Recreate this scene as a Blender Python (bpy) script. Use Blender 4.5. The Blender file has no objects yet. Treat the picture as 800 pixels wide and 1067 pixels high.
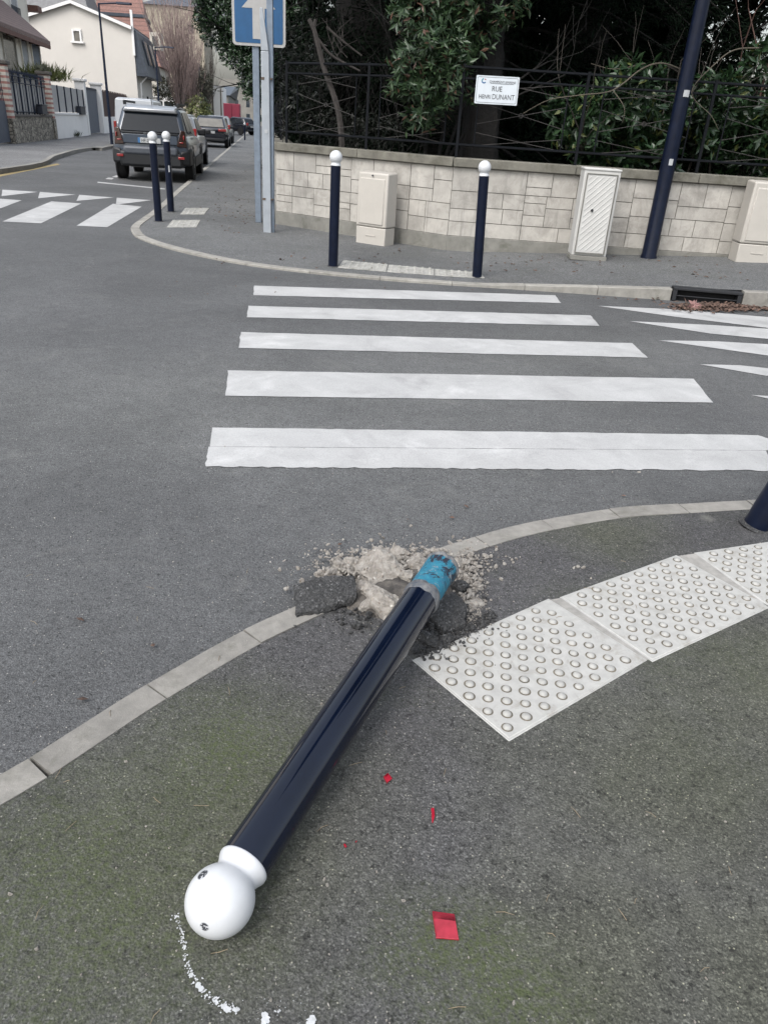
import bpy, bmesh, math, random
import numpy as np
from mathutils import Vector, Matrix, noise as mnoise

rnd = random.Random(7)
C = bpy.context.scene.collection
PI = math.pi

# ------------------------------------------------------------------ survey of the street corner
# (camera station 1.5 m above the road; the helpers turn a sighting into a point on a real plane)
EYE = 1.5; FOC = 778.0; PCX, PCY = 400.0, 533.5
ROLL = math.atan2(0.067, 0.998); PITCH = math.atan2(399.5, FOC)
FWD = Vector((0, math.cos(PITCH), -math.sin(PITCH)))
_r0 = Vector((1, 0, 0)); _u0 = _r0.cross(FWD)
_c, _s = math.cos(ROLL), math.sin(ROLL)
UPV = _c * _u0 - _s * _r0; RGT = _c * _r0 + _s * _u0
def sight(px, py): return (px - PCX) * RGT + (PCY - py) * UPV + FOC * FWD
def G(px, py, z=0.0):
    d = sight(px, py); t = (z - EYE) / d.z
    return Vector((d.x * t, d.y * t, z))
def AT(px, py, Y):
    d = sight(px, py); t = Y / d.y
    return Vector((d.x * t, Y, EYE + d.z * t))
def PL(px, py, P, Q):
    nx, ny = -(Q[1] - P[1]), Q[0] - P[0]
    d = sight(px, py); t = (P[0] * nx + P[1] * ny) / (d.x * nx + d.y * ny)
    return Vector((d.x * t, d.y * t, EYE + d.z * t))

# ------------------------------------------------------------------ mesh helpers
class MB:
    def __init__(s): s.v = []; s.f = []; s.m = []
    def add(s, vs, fs, mi=0):
        o = len(s.v); s.v += [Vector(p) for p in vs]
        for f in fs: s.f.append([i + o for i in f]); s.m.append(mi)
        return s
    def box(s, c, d, rz=0, mi=0, M=None):
        x, y, z = d[0] / 2, d[1] / 2, d[2] / 2
        vs = [Vector(p) for p in ((-x,-y,-z),(x,-y,-z),(x,y,-z),(-x,y,-z),(-x,-y,z),(x,-y,z),(x,y,z),(-x,y,z))]
        R = M or Matrix.Rotation(rz, 3, 'Z')
        return s.add([R @ p + Vector(c) for p in vs], [(0,3,2,1),(4,5,6,7),(0,1,5,4),(1,2,6,5),(2,3,7,6),(3,0,4,7)], mi)
    def prism(s, poly, z0, z1, mi=0):
        n = len(poly)
        vs = [(p[0], p[1], z0) for p in poly] + [(p[0], p[1], z1) for p in poly]
        fs = [list(range(n))[::-1], list(range(n, 2 * n))] + [(i, (i + 1) % n, n + (i + 1) % n, n + i) for i in range(n)]
        return s.add(vs, fs, mi)
    def hexa(s, b, t, mi=0):     # four bottom points, four top points
        return s.add(list(b) + list(t), [(3,2,1,0),(4,5,6,7),(0,1,5,4),(1,2,6,5),(2,3,7,6),(3,0,4,7)], mi)
    def plate(s, a, b, c, d, th, mi=0):   # quad a b c d thickened along its normal
        a, b, c, d = map(Vector, (a, b, c, d)); n = (b - a).cross(d - a).normalized() * th
        return s.hexa((a, b, c, d), (a + n, b + n, c + n, d + n), mi)
    def tube(s, pts, rad, n=8, cap=True, mi=0):
        pts = [Vector(p) for p in pts]; k = len(pts)
        if not hasattr(rad, '__len__'): rad = [rad] * k
        rings = []; vs = []; prev = None
        for i, p in enumerate(pts):
            t = (pts[min(i + 1, k - 1)] - pts[max(i - 1, 0)]).normalized()
            if prev is None:
                a = Vector((1, 0, 0)) if abs(t.x) < .9 else Vector((0, 1, 0)); u = t.cross(a).normalized()
            else: u = (prev - t * prev.dot(t)).normalized()
            prev = u; w = t.cross(u)
            for j in range(n):
                an = 2 * PI * j / n; vs.append(p + (u * math.cos(an) + w * math.sin(an)) * rad[i])
        fs = []
        for i in range(k - 1):
            for j in range(n): fs.append((i*n+j, i*n+(j+1)%n, (i+1)*n+(j+1)%n, (i+1)*n+j))
        if cap: fs += [list(range(n))[::-1], [(k-1)*n + j for j in range(n)]]
        return s.add(vs, fs, mi)
    def lathe(s, prof, n=24, M=None, mi=0, cap=True):
        vs = []
        for r, z in prof:
            for j in range(n):
                an = 2 * PI * j / n; vs.append(Vector((r * math.cos(an), r * math.sin(an), z)))
        if M: vs = [M @ p for p in vs]
        k = len(prof); fs = []
        for i in range(k - 1):
            for j in range(n): fs.append((i*n+j, i*n+(j+1)%n, (i+1)*n+(j+1)%n, (i+1)*n+j))
        if cap: fs += [list(range(n))[::-1], [(k-1)*n + j for j in range(n)]]
        return s.add(vs, fs, mi)
    def build(s, name, mats, parent=None, loc=None, bevel=0, seg=2, sharp=35, smooth=True):
        off = Vector(loc) if loc is not None else Vector((0, 0, 0))
        me = bpy.data.meshes.new(name)
        me.from_pydata([tuple(p - off) for p in s.v], [], s.f)
        if not isinstance(mats, (list, tuple)): mats = [mats]
        for m in mats: me.materials.append(m)
        me.polygons.foreach_set('material_index', s.m)
        me.update()
        if smooth:
            me.polygons.foreach_set('use_smooth', [True] * len(me.polygons))
            me.set_sharp_from_angle(angle=math.radians(sharp))
        o = bpy.data.objects.new(name, me); C.objects.link(o)
        if parent: o.parent = parent
        elif loc is not None: o.location = off
        if bevel:
            b = o.modifiers.new('bevel', 'BEVEL'); b.width = bevel; b.segments = seg; b.limit_method = 'ANGLE'; b.angle_limit = math.radians(40)
        return o

def np_mesh(name, V, F, mat, parent=None, loc=None):
    V = np.asarray(V, np.float32).reshape(-1, 3).copy(); F = np.asarray(F, np.int32)
    if loc is not None: V -= np.asarray(loc, np.float32)
    me = bpy.data.meshes.new(name); k = F.shape[1]
    me.vertices.add(len(V)); me.vertices.foreach_set('co', V.ravel())
    me.loops.add(F.size); me.loops.foreach_set('vertex_index', F.ravel())
    me.polygons.add(len(F)); me.polygons.foreach_set('loop_start', np.arange(0, F.size, k, dtype=np.int32))
    me.update(calc_edges=True); me.validate(); me.polygons.foreach_set('use_smooth', [False] * len(me.polygons))
    me.materials.append(mat)
    o = bpy.data.objects.new(name, me); C.objects.link(o)
    if parent: o.parent = parent
    elif loc is not None: o.location = loc
    return o

def tag(o, label=None, cat=None, group=None, kind=None):
    if label: o['label'] = label
    if cat: o['category'] = cat
    if group: o['group'] = group
    if kind: o['kind'] = kind
    return o
def thing(name, label, cat, loc=(0, 0, 0), rz=0, group=None):
    o = bpy.data.objects.new(name, None); C.objects.link(o)
    o.empty_display_size = .1
    o.location = loc; o.rotation_euler = (0, 0, rz)
    return tag(o, label, cat, group)
def struct(o): o['kind'] = 'structure'; return o
def copy_tree(o, parent=None):
    c = o.copy(); C.objects.link(c)
    if parent: c.parent = parent
    for ch in [q for q in bpy.data.objects if q.parent == o]: copy_tree(ch, c)
    return c
def catmull(pts, n=8):
    P = [Vector(p) for p in pts]; out = []
    for i in range(len(P) - 1):
        p0, p1, p2, p3 = P[max(i-1, 0)], P[i], P[i+1], P[min(i+2, len(P)-1)]
        for k in range(n):
            t = k / n
            out.append(.5 * ((2*p1) + (p2-p0)*t + (2*p0-5*p1+4*p2-p3)*t*t + (3*p1-p0-3*p2+p3)*t**3))
    out.append(P[-1]); return out
def resample(path, step):
    out = [path[0].copy()]; acc = 0
    for a, b in zip(path, path[1:]):
        L = (b - a).length; pos = 0
        while acc + (L - pos) >= step:
            pos += step - acc; acc = 0; out.append(a.lerp(b, pos / L))
        acc += L - pos
    return out

# ------------------------------------------------------------------ materials
def newmat(name):
    m = bpy.data.materials.new(name); m.use_nodes = True
    nt = m.node_tree; b = nt.nodes['Principled BSDF']
    return m, nt, b
def N(nt, t, **kw):
    n = nt.nodes.new(t)
    for k, v in kw.items():
        if k in n.inputs: n.inputs[k].default_value = v
        else: setattr(n, k, v)
    return n
def ramp(nt, fac, stops):
    r = nt.nodes.new('ShaderNodeValToRGB'); e = r.color_ramp.elements
    while len(e) < len(stops): e.new(.5)
    for el, (p, c) in zip(e, stops):
        el.position = p; el.color = (c, c, c, 1) if not hasattr(c, '__len__') else (*c, 1)
    nt.links.new(fac, r.inputs[0]); return r.outputs[0]
def mix(nt, fac, a, b, mode='MIX'):
    n = nt.nodes.new('ShaderNodeMix'); n.data_type = 'RGBA'; n.blend_type = mode
    for sock, v in ((n.inputs[0], fac), (n.inputs[6], a), (n.inputs[7], b)):
        if hasattr(v, 'is_linked') or isinstance(v, bpy.types.NodeSocket): nt.links.new(v, sock)
        elif hasattr(v, '__len__'): sock.default_value = (*v[:3], 1)
        else: sock.default_value = v if sock.type == 'VALUE' else (v, v, v, 1)
    return n.outputs[2]
def math_(nt, op, a, b=None, clamp=False):
    n = nt.nodes.new('ShaderNodeMath'); n.operation = op; n.use_clamp = clamp
    for i, v in enumerate((a, b)):
        if v is None: continue
        if isinstance(v, bpy.types.NodeSocket): nt.links.new(v, n.inputs[i])
        else: n.inputs[i].default_value = v
    return n.outputs[0]
def coords(nt): return nt.nodes.new('ShaderNodeTexCoord').outputs['Object']
def nz(nt, co, scale, detail=4, rough=.6, dist=0):
    n = N(nt, 'ShaderNodeTexNoise', Scale=scale, Detail=detail, Roughness=rough, Distortion=dist)
    nt.links.new(co, n.inputs['Vector']); return n.outputs['Fac']
def vor(nt, co, scale, feature='F1', out='Distance'):
    n = nt.nodes.new('ShaderNodeTexVoronoi'); n.feature = feature; n.inputs['Scale'].default_value = scale
    nt.links.new(co, n.inputs['Vector']); return n.outputs[out]
def bump(nt, h, strength, dist, b, prev=None):
    n = nt.nodes.new('ShaderNodeBump'); n.inputs['Strength'].default_value = strength; n.inputs['Distance'].default_value = dist
    nt.links.new(h, n.inputs['Height'])
    if prev: nt.links.new(prev, n.inputs['Normal'])
    nt.links.new(n.outputs[0], b.inputs['Normal']); return n.outputs[0]

def pm(name, base, rough=.6, var=.18, scale=6, bmp=0, bscale=60, bdist=.003, metallic=0, coat=0, dirt=None, dirtscale=3, dirtlo=.5, spec=.5, island=0, streak=0):
    m, nt, b = newmat(name); co = coords(nt)
    f = nz(nt, co, scale, 6, .65)
    lo = [c * (1 - var) for c in base]; hi = [min(1, c * (1 + var)) for c in base]
    col = ramp(nt, f, [(.3, lo), (.7, hi)])
    if dirt:
        d = ramp(nt, nz(nt, co, dirtscale, 8, .7, .4), [(dirtlo, 0), (dirtlo + .2, 1)])
        col = mix(nt, d, col, dirt)
    if streak:      # rain streaks running down the face
        mp = nt.nodes.new('ShaderNodeMapping'); mp.inputs['Scale'].default_value = (1, 1, .12); nt.links.new(co, mp.inputs['Vector'])
        st = ramp(nt, nz(nt, mp.outputs[0], 9, 6, .7, .3), [(.56, 0), (.74, streak)]); col = mix(nt, st, col, [c * .48 for c in base])
    if island:
        g = nt.nodes.new('ShaderNodeNewGeometry')
        t = ramp(nt, g.outputs['Random Per Island'], [(0, 1 - island), (1, 1 + island)])
        col = mix(nt, 1.0, col, t, 'MULTIPLY')
    nt.links.new(col, b.inputs['Base Color'])
    b.inputs['Roughness'].default_value = rough; b.inputs['Metallic'].default_value = metallic
    b.inputs['Specular IOR Level'].default_value = spec
    if coat: b.inputs['Coat Weight'].default_value = coat; b.inputs['Coat Roughness'].default_value = .08
    if bmp: bump(nt, nz(nt, co, bscale, 5, .7), bmp, bdist, b)
    return m

def asphalt(name, base, grain=180, moss=0, tint=(1, 1, 1), mossblobs=(), rough=.85, speck=.8, pale=(), hi=(1.3, 2.0)):
    m, nt, b = newmat(name); co = coords(nt)
    g1 = vor(nt, co, grain, 'F1', 'Color')
    sep = nt.nodes.new('ShaderNodeSeparateColor'); nt.links.new(g1, sep.inputs[0])
    cell = ramp(nt, sep.outputs[0], [(0, .60), (.55, .95), (.9, hi[0]), (1, hi[1])])
    fine = ramp(nt, nz(nt, co, grain * 1.3, 3, .7), [(.3, .6), (.7, 1.4)])
    mid = ramp(nt, nz(nt, co, 11, 6, .7), [(.3, .86), (.7, 1.14)])
    big = ramp(nt, nz(nt, co, .55, 5, .6, .5), [(.3, .78), (.7, 1.2)])
    col = mix(nt, 1, [base * t for t in tint], cell, 'MULTIPLY')
    col = mix(nt, 1, col, fine, 'MULTIPLY'); col = mix(nt, 1, col, mid, 'MULTIPLY'); col = mix(nt, 1, col, big, 'MULTIPLY')
    # pale chips set in the bitumen
    v2 = vor(nt, co, grain * .42); v2c = nt.nodes.new('ShaderNodeSeparateColor'); nt.links.new(vor(nt, co, grain * .42, 'F1', 'Color'), v2c.inputs[0])
    chip = math_(nt, 'MULTIPLY', ramp(nt, v2, [(.12, 1), (.24, 0)]), ramp(nt, v2c.outputs[1], [(speck, 0), (speck + .05, 1)]))
    col = mix(nt, chip, col, (base * 4.2, base * 4.0, base * 3.6))
    pit = ramp(nt, nz(nt, co, grain * .26, 5, .72), [(.36, .38), (.45, 1)])
    pit2 = ramp(nt, nz(nt, co, grain * .10, 6, .75), [(.32, .70), (.43, 1)])
    col = mix(nt, 1, mix(nt, 1, col, pit, 'MULTIPLY'), pit2, 'MULTIPLY')
    height = math_(nt, 'ADD', vor(nt, co, grain * .7), math_(nt, 'MULTIPLY', nz(nt, co, grain * .35, 4, .7), 1.2))
    # worn, bleached patches
    pat = ramp(nt, nz(nt, co, 2.6, 7, .72, 1.0), [(.56, 0), (.72, 1)])
    col = mix(nt, math_(nt, 'MULTIPLY', pat, .35), col, (base * 1.7, base * 1.68, base * 1.6))
    if moss:
        mk = math_(nt, 'MULTIPLY', ramp(nt, nz(nt, co, 1.5, 6, .66, .6), [(.50, 0), (.70, 1)]), .45)
        film = None
        for (x, y, r, kind) in mossblobs:
            d = nt.nodes.new('ShaderNodeVectorMath'); d.operation = 'DISTANCE'; nt.links.new(co, d.inputs[0]); d.inputs[1].default_value = (x, y, 0)
            wob = math_(nt, 'ADD', math_(nt, 'DIVIDE', d.outputs['Value'], r * 2), math_(nt, 'MULTIPLY', math_(nt, 'SUBTRACT', nz(nt, co, 5, 6, .7), .5), .35))
            k = ramp(nt, wob, [(.10, 1), (.56, 0)])
            if kind: mk = math_(nt, 'ADD', mk, math_(nt, 'MULTIPLY', k, ramp(nt, nz(nt, co, 9, 6, .75), [(.32, .35), (.6, .95)])), True)
            else: film = k if film is None else math_(nt, 'MAXIMUM', film, k)
        if film is not None: col = mix(nt, math_(nt, 'MULTIPLY', film, .9), col, mix(nt, 1, col, (1.0, 1.04, .80), 'MULTIPLY'))
        crev = ramp(nt, nz(nt, co, 75, 5, .75), [(.38, .05), (.62, 1)])
        mk = math_(nt, 'MULTIPLY', math_(nt, 'MULTIPLY', mk, crev), moss, True)
        col = mix(nt, mk, col, (.056, .068, .030))
    for (x, y, r, f) in pale:      # bleached or spattered spots with a shape of their own
        d = nt.nodes.new('ShaderNodeVectorMath'); d.operation = 'DISTANCE'; nt.links.new(co, d.inputs[0]); d.inputs[1].default_value = (x, y, 0)
        k = ramp(nt, math_(nt, 'ADD', math_(nt, 'DIVIDE', d.outputs['Value'], r * 2), math_(nt, 'MULTIPLY', math_(nt, 'SUBTRACT', nz(nt, co, 1.2 / r, 6, .7), .5), .5)), [(.12, 1), (.52 if r > .3 else .4, 0)])
        col = mix(nt, k, col, mix(nt, 1, col, (f, f, f * .98), 'MULTIPLY') if r > .3 else (base * f, base * f, base * f * .9))
    nt.links.new(col, b.inputs['Base Color'])
    b.inputs['Roughness'].default_value = rough; b.inputs['Specular IOR Level'].default_value = .35
    bump(nt, height, .6, .0035, b)
    return m

def roadpaint(name, base=.36, road=.08):
    m, nt, b = newmat(name); co = coords(nt)
    f = ramp(nt, nz(nt, co, 3, 7, .7, .6), [(.3, .85), (.7, 1.1)])
    sw = ramp(nt, nz(nt, co, 1.1, 4, .6, 2.0), [(.28, .80), (.42, .97), (.56, 1), (.72, 1.22)])
    col = mix(nt, 1, (base, base, base * .985), f, 'MULTIPLY'); col = mix(nt, 1, col, sw, 'MULTIPLY')
    fine = ramp(nt, nz(nt, co, 160, 4, .8), [(.3, .8), (.6, 1.05)])
    col = mix(nt, 1, col, fine, 'MULTIPLY')
    worn = math_(nt, 'MULTIPLY', ramp(nt, nz(nt, co, 130, 4, .8), [(.58, 0), (.68, 1)]), ramp(nt, nz(nt, co, 4.5, 6, .75), [(.42, .08), (.70, 1)]))
    col = mix(nt, worn, col, (road * 1.5, road * 1.5, road * 1.45))
    nt.links.new(col, b.inputs['Base Color']); b.inputs['Roughness'].default_value = .8
    bump(nt, nz(nt, co, 140, 4, .8), .35, .002, b)
    return m

def leafmat(name, a, bcol, cc=None, ccf=.08, rough=.42, spec=.5, trans=0):
    m, nt, b = newmat(name)
    g = nt.nodes.new('ShaderNodeNewGeometry'); r = g.outputs['Random Per Island']
    stops = [(0, a), (.85 if cc else 1, bcol)]
    col = ramp(nt, r, stops)
    if cc:
        k = ramp(nt, math_(nt, 'FRACT', math_(nt, 'MULTIPLY', r, 37.3)), [(1 - ccf, 0), (1 - ccf + .02, 1)])
        col = mix(nt, k, col, cc)
    f = ramp(nt, nz(nt, coords(nt), 1.7, 4), [(.3, .7), (.7, 1.3)])
    col = mix(nt, 1, col, f, 'MULTIPLY')
    nt.links.new(col, b.inputs['Base Color'])
    b.inputs['Roughness'].default_value = rough; b.inputs['Specular IOR Level'].default_value = spec
    return m

M = {}
M['road'] = asphalt('road_asphalt', .098, 250, 0, (.985, 1.0, 1.01), rough=.78, speck=.9, hi=(1.15, 1.5), pale=((.2, 4.5, 2.0, 1.28), (-1.7, 4.0, 1.3, 1.2), (1.6, 6, 1.5, 1.15)))
M['pave'] = asphalt('pavement_asphalt', .071, 235, 1.15, (1.015, 1, 1.01), mossblobs=((-.58, 1.02, .46, 1), (-.36, 1.50, .24, 1), (.17, .96, .17, 1), (.32, .86, .2, 1), (.80, 1.45, .62, 0), (1.35, 1.75, .9, 0), (.50, .95, .40, 0), (-.4, 1.2, .6, 0), (.85, .9, .5, 0), (.95, 2.85, .35, 0)), speck=.85, pale=((G(315, 735, 0).x, G(315, 735, 0).y, .035, 2.6), (G(604, 597, 0).x, G(604, 597, 0).y, .022, 3.2), (G(735, 545, 0).x, G(735, 545, 0).y, .06, 1.9)))
M['pave_far'] = asphalt('far_pavement_asphalt', .115, 170, .40, (.98, 1, 1.0), speck=.8)
M['pave_left'] = asphalt('left_pavement_asphalt', .15, 150, 0, (1, 1, 1), speck=.8)
M['paint'] = roadpaint('road_paint', .405)
M['paint_old'] = roadpaint('old_road_paint', .40, .09)
M['paint_yellow'] = pm('yellow_road_paint', (.26, .20, .09), .8, .2, 5, dirt=(.1, .1, .1), dirtscale=8, dirtlo=.55)
M['kerb'] = pm('kerb_concrete', (.215, .205, .185), .88, .22, 14, .6, 160, .003, dirt=(.13, .125, .105), dirtscale=7, dirtlo=.52, island=.12)
M['kerb_light'] = pm('pale_kerb_concrete', (.25, .24, .215), .88, .2, 9, .4, 120, .003, dirt=(.14, .135, .11), dirtscale=5, dirtlo=.55, island=.1)
M['tile'] = pm('white_tactile_resin', (.38, .375, .355), .62, .13, 22, .45, 130, .003, dirt=(.22, .205, .175), dirtscale=9, dirtlo=.53)
M['tile_rim'] = pm('grimy_dome_edge', (.13, .115, .09), .8, .5, 18, .3, 200)
M['tile_dome'] = pm('worn_dome_resin', (.33, .325, .305), .65, .12, 40, .2, 150)
M['mortar'] = pm('grey_mortar', (.27, .26, .24), .9, .25, 20, .5, 120)
M['tile_far'] = pm('worn_tactile_paving', (.32, .315, .29), .8, .25, 18, .3, 120, dirt=(.12, .12, .1), dirtscale=9, dirtlo=.5)
M['navy'] = pm('navy_gloss_paint', (.0026, .005, .0135), .06, .25, 4, 0, spec=.55, dirt=(.008, .012, .024), dirtscale=30, dirtlo=.62)
M['navy_dull'] = pm('navy_weathered_paint', (.0045, .0075, .019), .3, .3, 10, 0, spec=.22, dirt=(.012, .014, .02), dirtscale=20, dirtlo=.62)
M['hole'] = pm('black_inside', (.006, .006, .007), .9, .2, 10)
M['conc'] = None
M['galv'] = pm('galvanised_steel', (.165, .20, .245), .5, .18, 9, 0, metallic=.25, dirt=(.16, .17, .19), dirtscale=14, dirtlo=.6)
M['galv_pale'] = pm('pale_plastic_cover', (.29, .315, .34), .5, .12, 5, dirt=(.20, .27, .28), dirtscale=9, dirtlo=.62)
M['rust'] = pm('rusty_clip', (.10, .075, .06), .7, .3, 30, metallic=.3)
M['sign_blue'] = pm('sign_blue', (.006, .068, .175), .4, .1, 8)
M['sign_white'] = pm('sign_white', (.34, .335, .325), .5, .08, 12)
M['plate_white'] = pm('street_sign_enamel', (.55, .59, .62), .45, .05, 10)
M['ink'] = pm('sign_ink', (.035, .035, .04), .6, .1, 10)
M['ink_blue'] = pm('logo_blue', (.02, .10, .24), .6, .1, 10)
M['ink_teal'] = pm('logo_teal', (.03, .2, .25), .6, .1, 10)
M['ink_red'] = pm('logo_red', (.35, .05, .05), .6, .1, 10)
M['cab'] = pm('beige_cabinet', (.415, .39, .35), .6, .06, 3, .12, 90, dirt=(.34, .32, .285), dirtscale=5, dirtlo=.64)
M['cab_white'] = pm('offwhite_cabinet', (.46, .455, .435), .55, .08, 4, .1, 90, dirt=(.33, .31, .26), dirtscale=7, dirtlo=.62)
M['stone'] = pm('cream_stone', (.39, .37, .335), .85, .14, 5, .5, 45, .006, dirt=(.26, .245, .22), dirtscale=3.5, dirtlo=.48, island=.09, streak=.7)
M['wallmortar'] = pm('dark_joint_mortar', (.12, .115, .10), .95, .25, 20, .4, 90)
M['plinth'] = pm('grey_render_plinth', (.19, .185, .165), .9, .2, 5, .5, 60, .005, dirt=(.11, .11, .09), dirtscale=4, dirtlo=.52)
M['coping'] = pm('mossy_coping_concrete', (.145, .138, .115), .95, .28, 7, .7, 60, .006, dirt=(.08, .076, .056), dirtscale=4, dirtlo=.5)
M['iron'] = pm('black_iron', (.005, .006, .008), .6, .3, 12, .2, 60, dirt=(.012, .011, .01), dirtscale=10, dirtlo=.65, spec=.15)
M['bark'] = pm('dark_bark', (.008, .007, .006), .95, .4, 8, 1.0, 22, .03)
M['bark_grey'] = pm('grey_bark', (.05, .043, .036), .95, .35, 14, .6, 40, .01)
M['twig_red'] = pm('reddish_twig', (.075, .04, .03), .8, .3, 8)
M['twig_pink'] = pm('pinkish_bare_twig', (.22, .165, .15), .9, .2, 3)
M['soil'] = pm('garden_soil', (.02, .017, .012), .95, .4, 6, .6, 30)
M['deadleaf'] = pm('dead_leaf', (.085, .052, .038), .85, .5, 40, island=.5)
M['pinkleaf'] = pm('pinkish_plane_leaf', (.23, .13, .12), .8, .3, 30)
M['laurel'] = leafmat('laurel_leaf', (.007, .018, .008), (.021, .047, .017), (.085, .10, .03), .06, .36, .45)
M['rhodo'] = leafmat('rhododendron_leaf', (.012, .029, .012), (.033, .060, .024), (.085, .045, .03), .09, .42, .4)
M['holly'] = leafmat('holly_leaf', (.010, .024, .012), (.034, .070, .028), (.16, .17, .19), .055, .28, .6)  # the pale blue-grey share of leaves paints sky glints into the colour
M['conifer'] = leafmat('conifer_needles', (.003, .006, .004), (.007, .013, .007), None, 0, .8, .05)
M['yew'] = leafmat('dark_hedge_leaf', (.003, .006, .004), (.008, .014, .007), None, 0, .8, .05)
M['ivy'] = leafmat('grey_green_ivy', (.005, .008, .005), (.018, .022, .016), (.07, .07, .065), .10, .55, .3)
M['bush'] = leafmat('yellow_green_bush', (.06, .075, .02), (.12, .13, .035), None, 0, .6)
M['ivydark'] = leafmat('olive_ivy', (.03, .035, .018), (.07, .065, .04), None, 0, .6)
M['grassy'] = leafmat('tuft_leaf', (.05, .06, .035), (.12, .125, .085), None, 0, .7)
M['cream'] = pm('cream_render', (.58, .55, .505), .9, .03, 1.2, .15, 40)
M['cream_brightened'] = pm('brightened_ochre_cream', (.74, .69, .60), .9, .05, 1.2, .15, 40, dirt=(.6, .56, .48), dirtscale=1.5, dirtlo=.58)  # cream lightened to stand in for sunlight these side walls do not get
M['cream2'] = pm('pale_render', (.50, .47, .41), .9, .08, 1, .15, 40, dirt=(.28, .26, .22), dirtscale=.8, dirtlo=.58)
M['white_render'] = pm('white_render', (.74, .73, .71), .9, .05, 1.5, .2, 40, dirt=(.55, .53, .48), dirtscale=1.5, dirtlo=.6)
M['beigehigh'] = pm('rubble_party_wall', (.36, .32, .25), .95, .25, .9, .6, 3, .05, dirt=(.2, .175, .13), dirtscale=1.6, dirtlo=.48)
M['slate'] = pm('blue_slate', (.042, .052, .068), .5, .3, 5, .4, 8, .02)
M['slategrey'] = pm('grey_slate', (.15, .15, .15), .7, .2, 3)
M['glass'] = pm('dark_window_glass', (.03, .038, .045), .08, .2, 2, spec=.8)
M['glass_pale'] = pm('pale_window_glass', (.16, .15, .13), .15, .25, 2, spec=.7)
M['shutter'] = pm('grey_blue_shutter', (.12, .14, .17), .7, .15, 4)
M['shutter_pale'] = pm('pale_shutter', (.3, .31, .32), .7, .12, 4)
M['bluegate'] = pm('blue_grey_gate', (.07, .085, .115), .55, .18, 5)
M['sheet'] = pm('grey_fence_sheet', (.36, .355, .35), .7, .12, 5)
M['iron_rust'] = pm('rusty_thin_iron', (.03, .027, .025), .7, .4, 20)
M['iron_blue'] = pm('dark_blue_iron', (.012, .018, .036), .5, .2, 8, spec=.2)
M['brown'] = pm('brown_fence_board', (.055, .025, .02), .7, .25, 6)
M['mail'] = pm('dark_mailbox', (.018, .022, .035), .45, .2, 8)
M['woodred'] = pm('red_brown_woodwork', (.13, .065, .05), .8, .25, 5)
M['slab_stone'] = pm('post_cap_stone', (.11, .10, .09), .9, .25, 8, .4, 40)
M['far_grey'] = pm('far_facade', (.20, .19, .17), .9, .25, .4)
M['tyre'] = pm('tyre_rubber', (.010, .010, .011), .85, .25, 20)
M['rim'] = pm('alloy_rim', (.16, .165, .17), .35, .15, 8, metallic=.6)
M['trim'] = pm('black_plastic_trim', (.007, .008, .010), .55, .2, 10)
M['trim_grey'] = pm('grey_bumper_plastic', (.055, .062, .075), .5, .12, 6)
M['suv'] = pm('grey_car_paint', (.042, .055, .076), .3, .08, 2, coat=.6, metallic=.1)
M['silver'] = pm('silver_car_paint', (.27, .28, .29), .3, .06, 2, coat=.8, metallic=.4)
M['black'] = pm('black_car_paint', (.010, .012, .018), .2, .1, 2, coat=.9)
M['whitecar'] = pm('white_van_paint', (.42, .44, .46), .3, .04, 2, coat=.6)
M['redtruck'] = pm('red_truck_panel', (.21, .022, .045), .5, .1, 1)
M['taillight'] = pm('red_taillight', (.22, .012, .012), .2, .2, 8, coat=.8)
M['taildark'] = pm('smoked_taillight', (.028, .012, .009), .2, .3, 10, coat=.4)
M['carglass'] = pm('tinted_car_glass', (.010, .013, .017), .06, .1, 2, spec=.16)
M['numplate'] = pm('number_plate', (.36, .37, .37), .5, .1, 10)
M['plateblue'] = pm('plate_blue', (.03, .13, .30), .5, .1, 10)
M['chalk'] = pm('scraped_white_paint', (.43, .44, .445), .85, .2, 60, .4, 150)
M['drain'] = pm('cast_iron_drain', (.018, .019, .022), .65, .25, 12, .3, 60, metallic=.2)
M['sticker'] = pm('pale_sticker', (.36, .37, .38), .5, .15, 60)
M['brick'] = None

def mat_rubble(name='broken_concrete', kk=1.0):
    m, nt, b = newmat(name); co = coords(nt)
    q = lambda c: tuple(min(.8, v * kk) for v in c)
    paste = ramp(nt, nz(nt, co, 42, 7, .72), [(.28, q((.14, .127, .112))), (.5, q((.25, .232, .208))), (.72, q((.35, .33, .30)))])
    sep = nt.nodes.new('ShaderNodeSeparateColor'); nt.links.new(vor(nt, co, 70, 'F1', 'Color'), sep.inputs[0])
    peb = ramp(nt, sep.outputs[0], [(0, q((.12, .10, .085))), (.35, q((.27, .24, .205))), (.7, q((.22, .20, .185))), (1, q((.44, .42, .385)))])
    k = math_(nt, 'MULTIPLY', ramp(nt, vor(nt, co, 70), [(.28, 1), (.42, 0)]), ramp(nt, sep.outputs[1], [(.55, 0), (.6, 1)]))
    col = mix(nt, k, paste, peb)
    col = mix(nt, ramp(nt, nz(nt, co, 13, 5, .7), [(.52, 0), (.72, .65)]), col, q((.15, .13, .11)))
    nt.links.new(col, b.inputs['Base Color']); b.inputs['Roughness'].default_value = .95; b.inputs['Specular IOR Level'].default_value = .2
    bump(nt, math_(nt, 'ADD', nz(nt, co, 70, 8, .8), math_(nt, 'MULTIPLY', k, .25)), 1.0, .012, b); return m
M['conc'] = mat_rubble(kk=1.35); M['lump'] = mat_rubble('pale_broken_concrete', 1.45)
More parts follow.
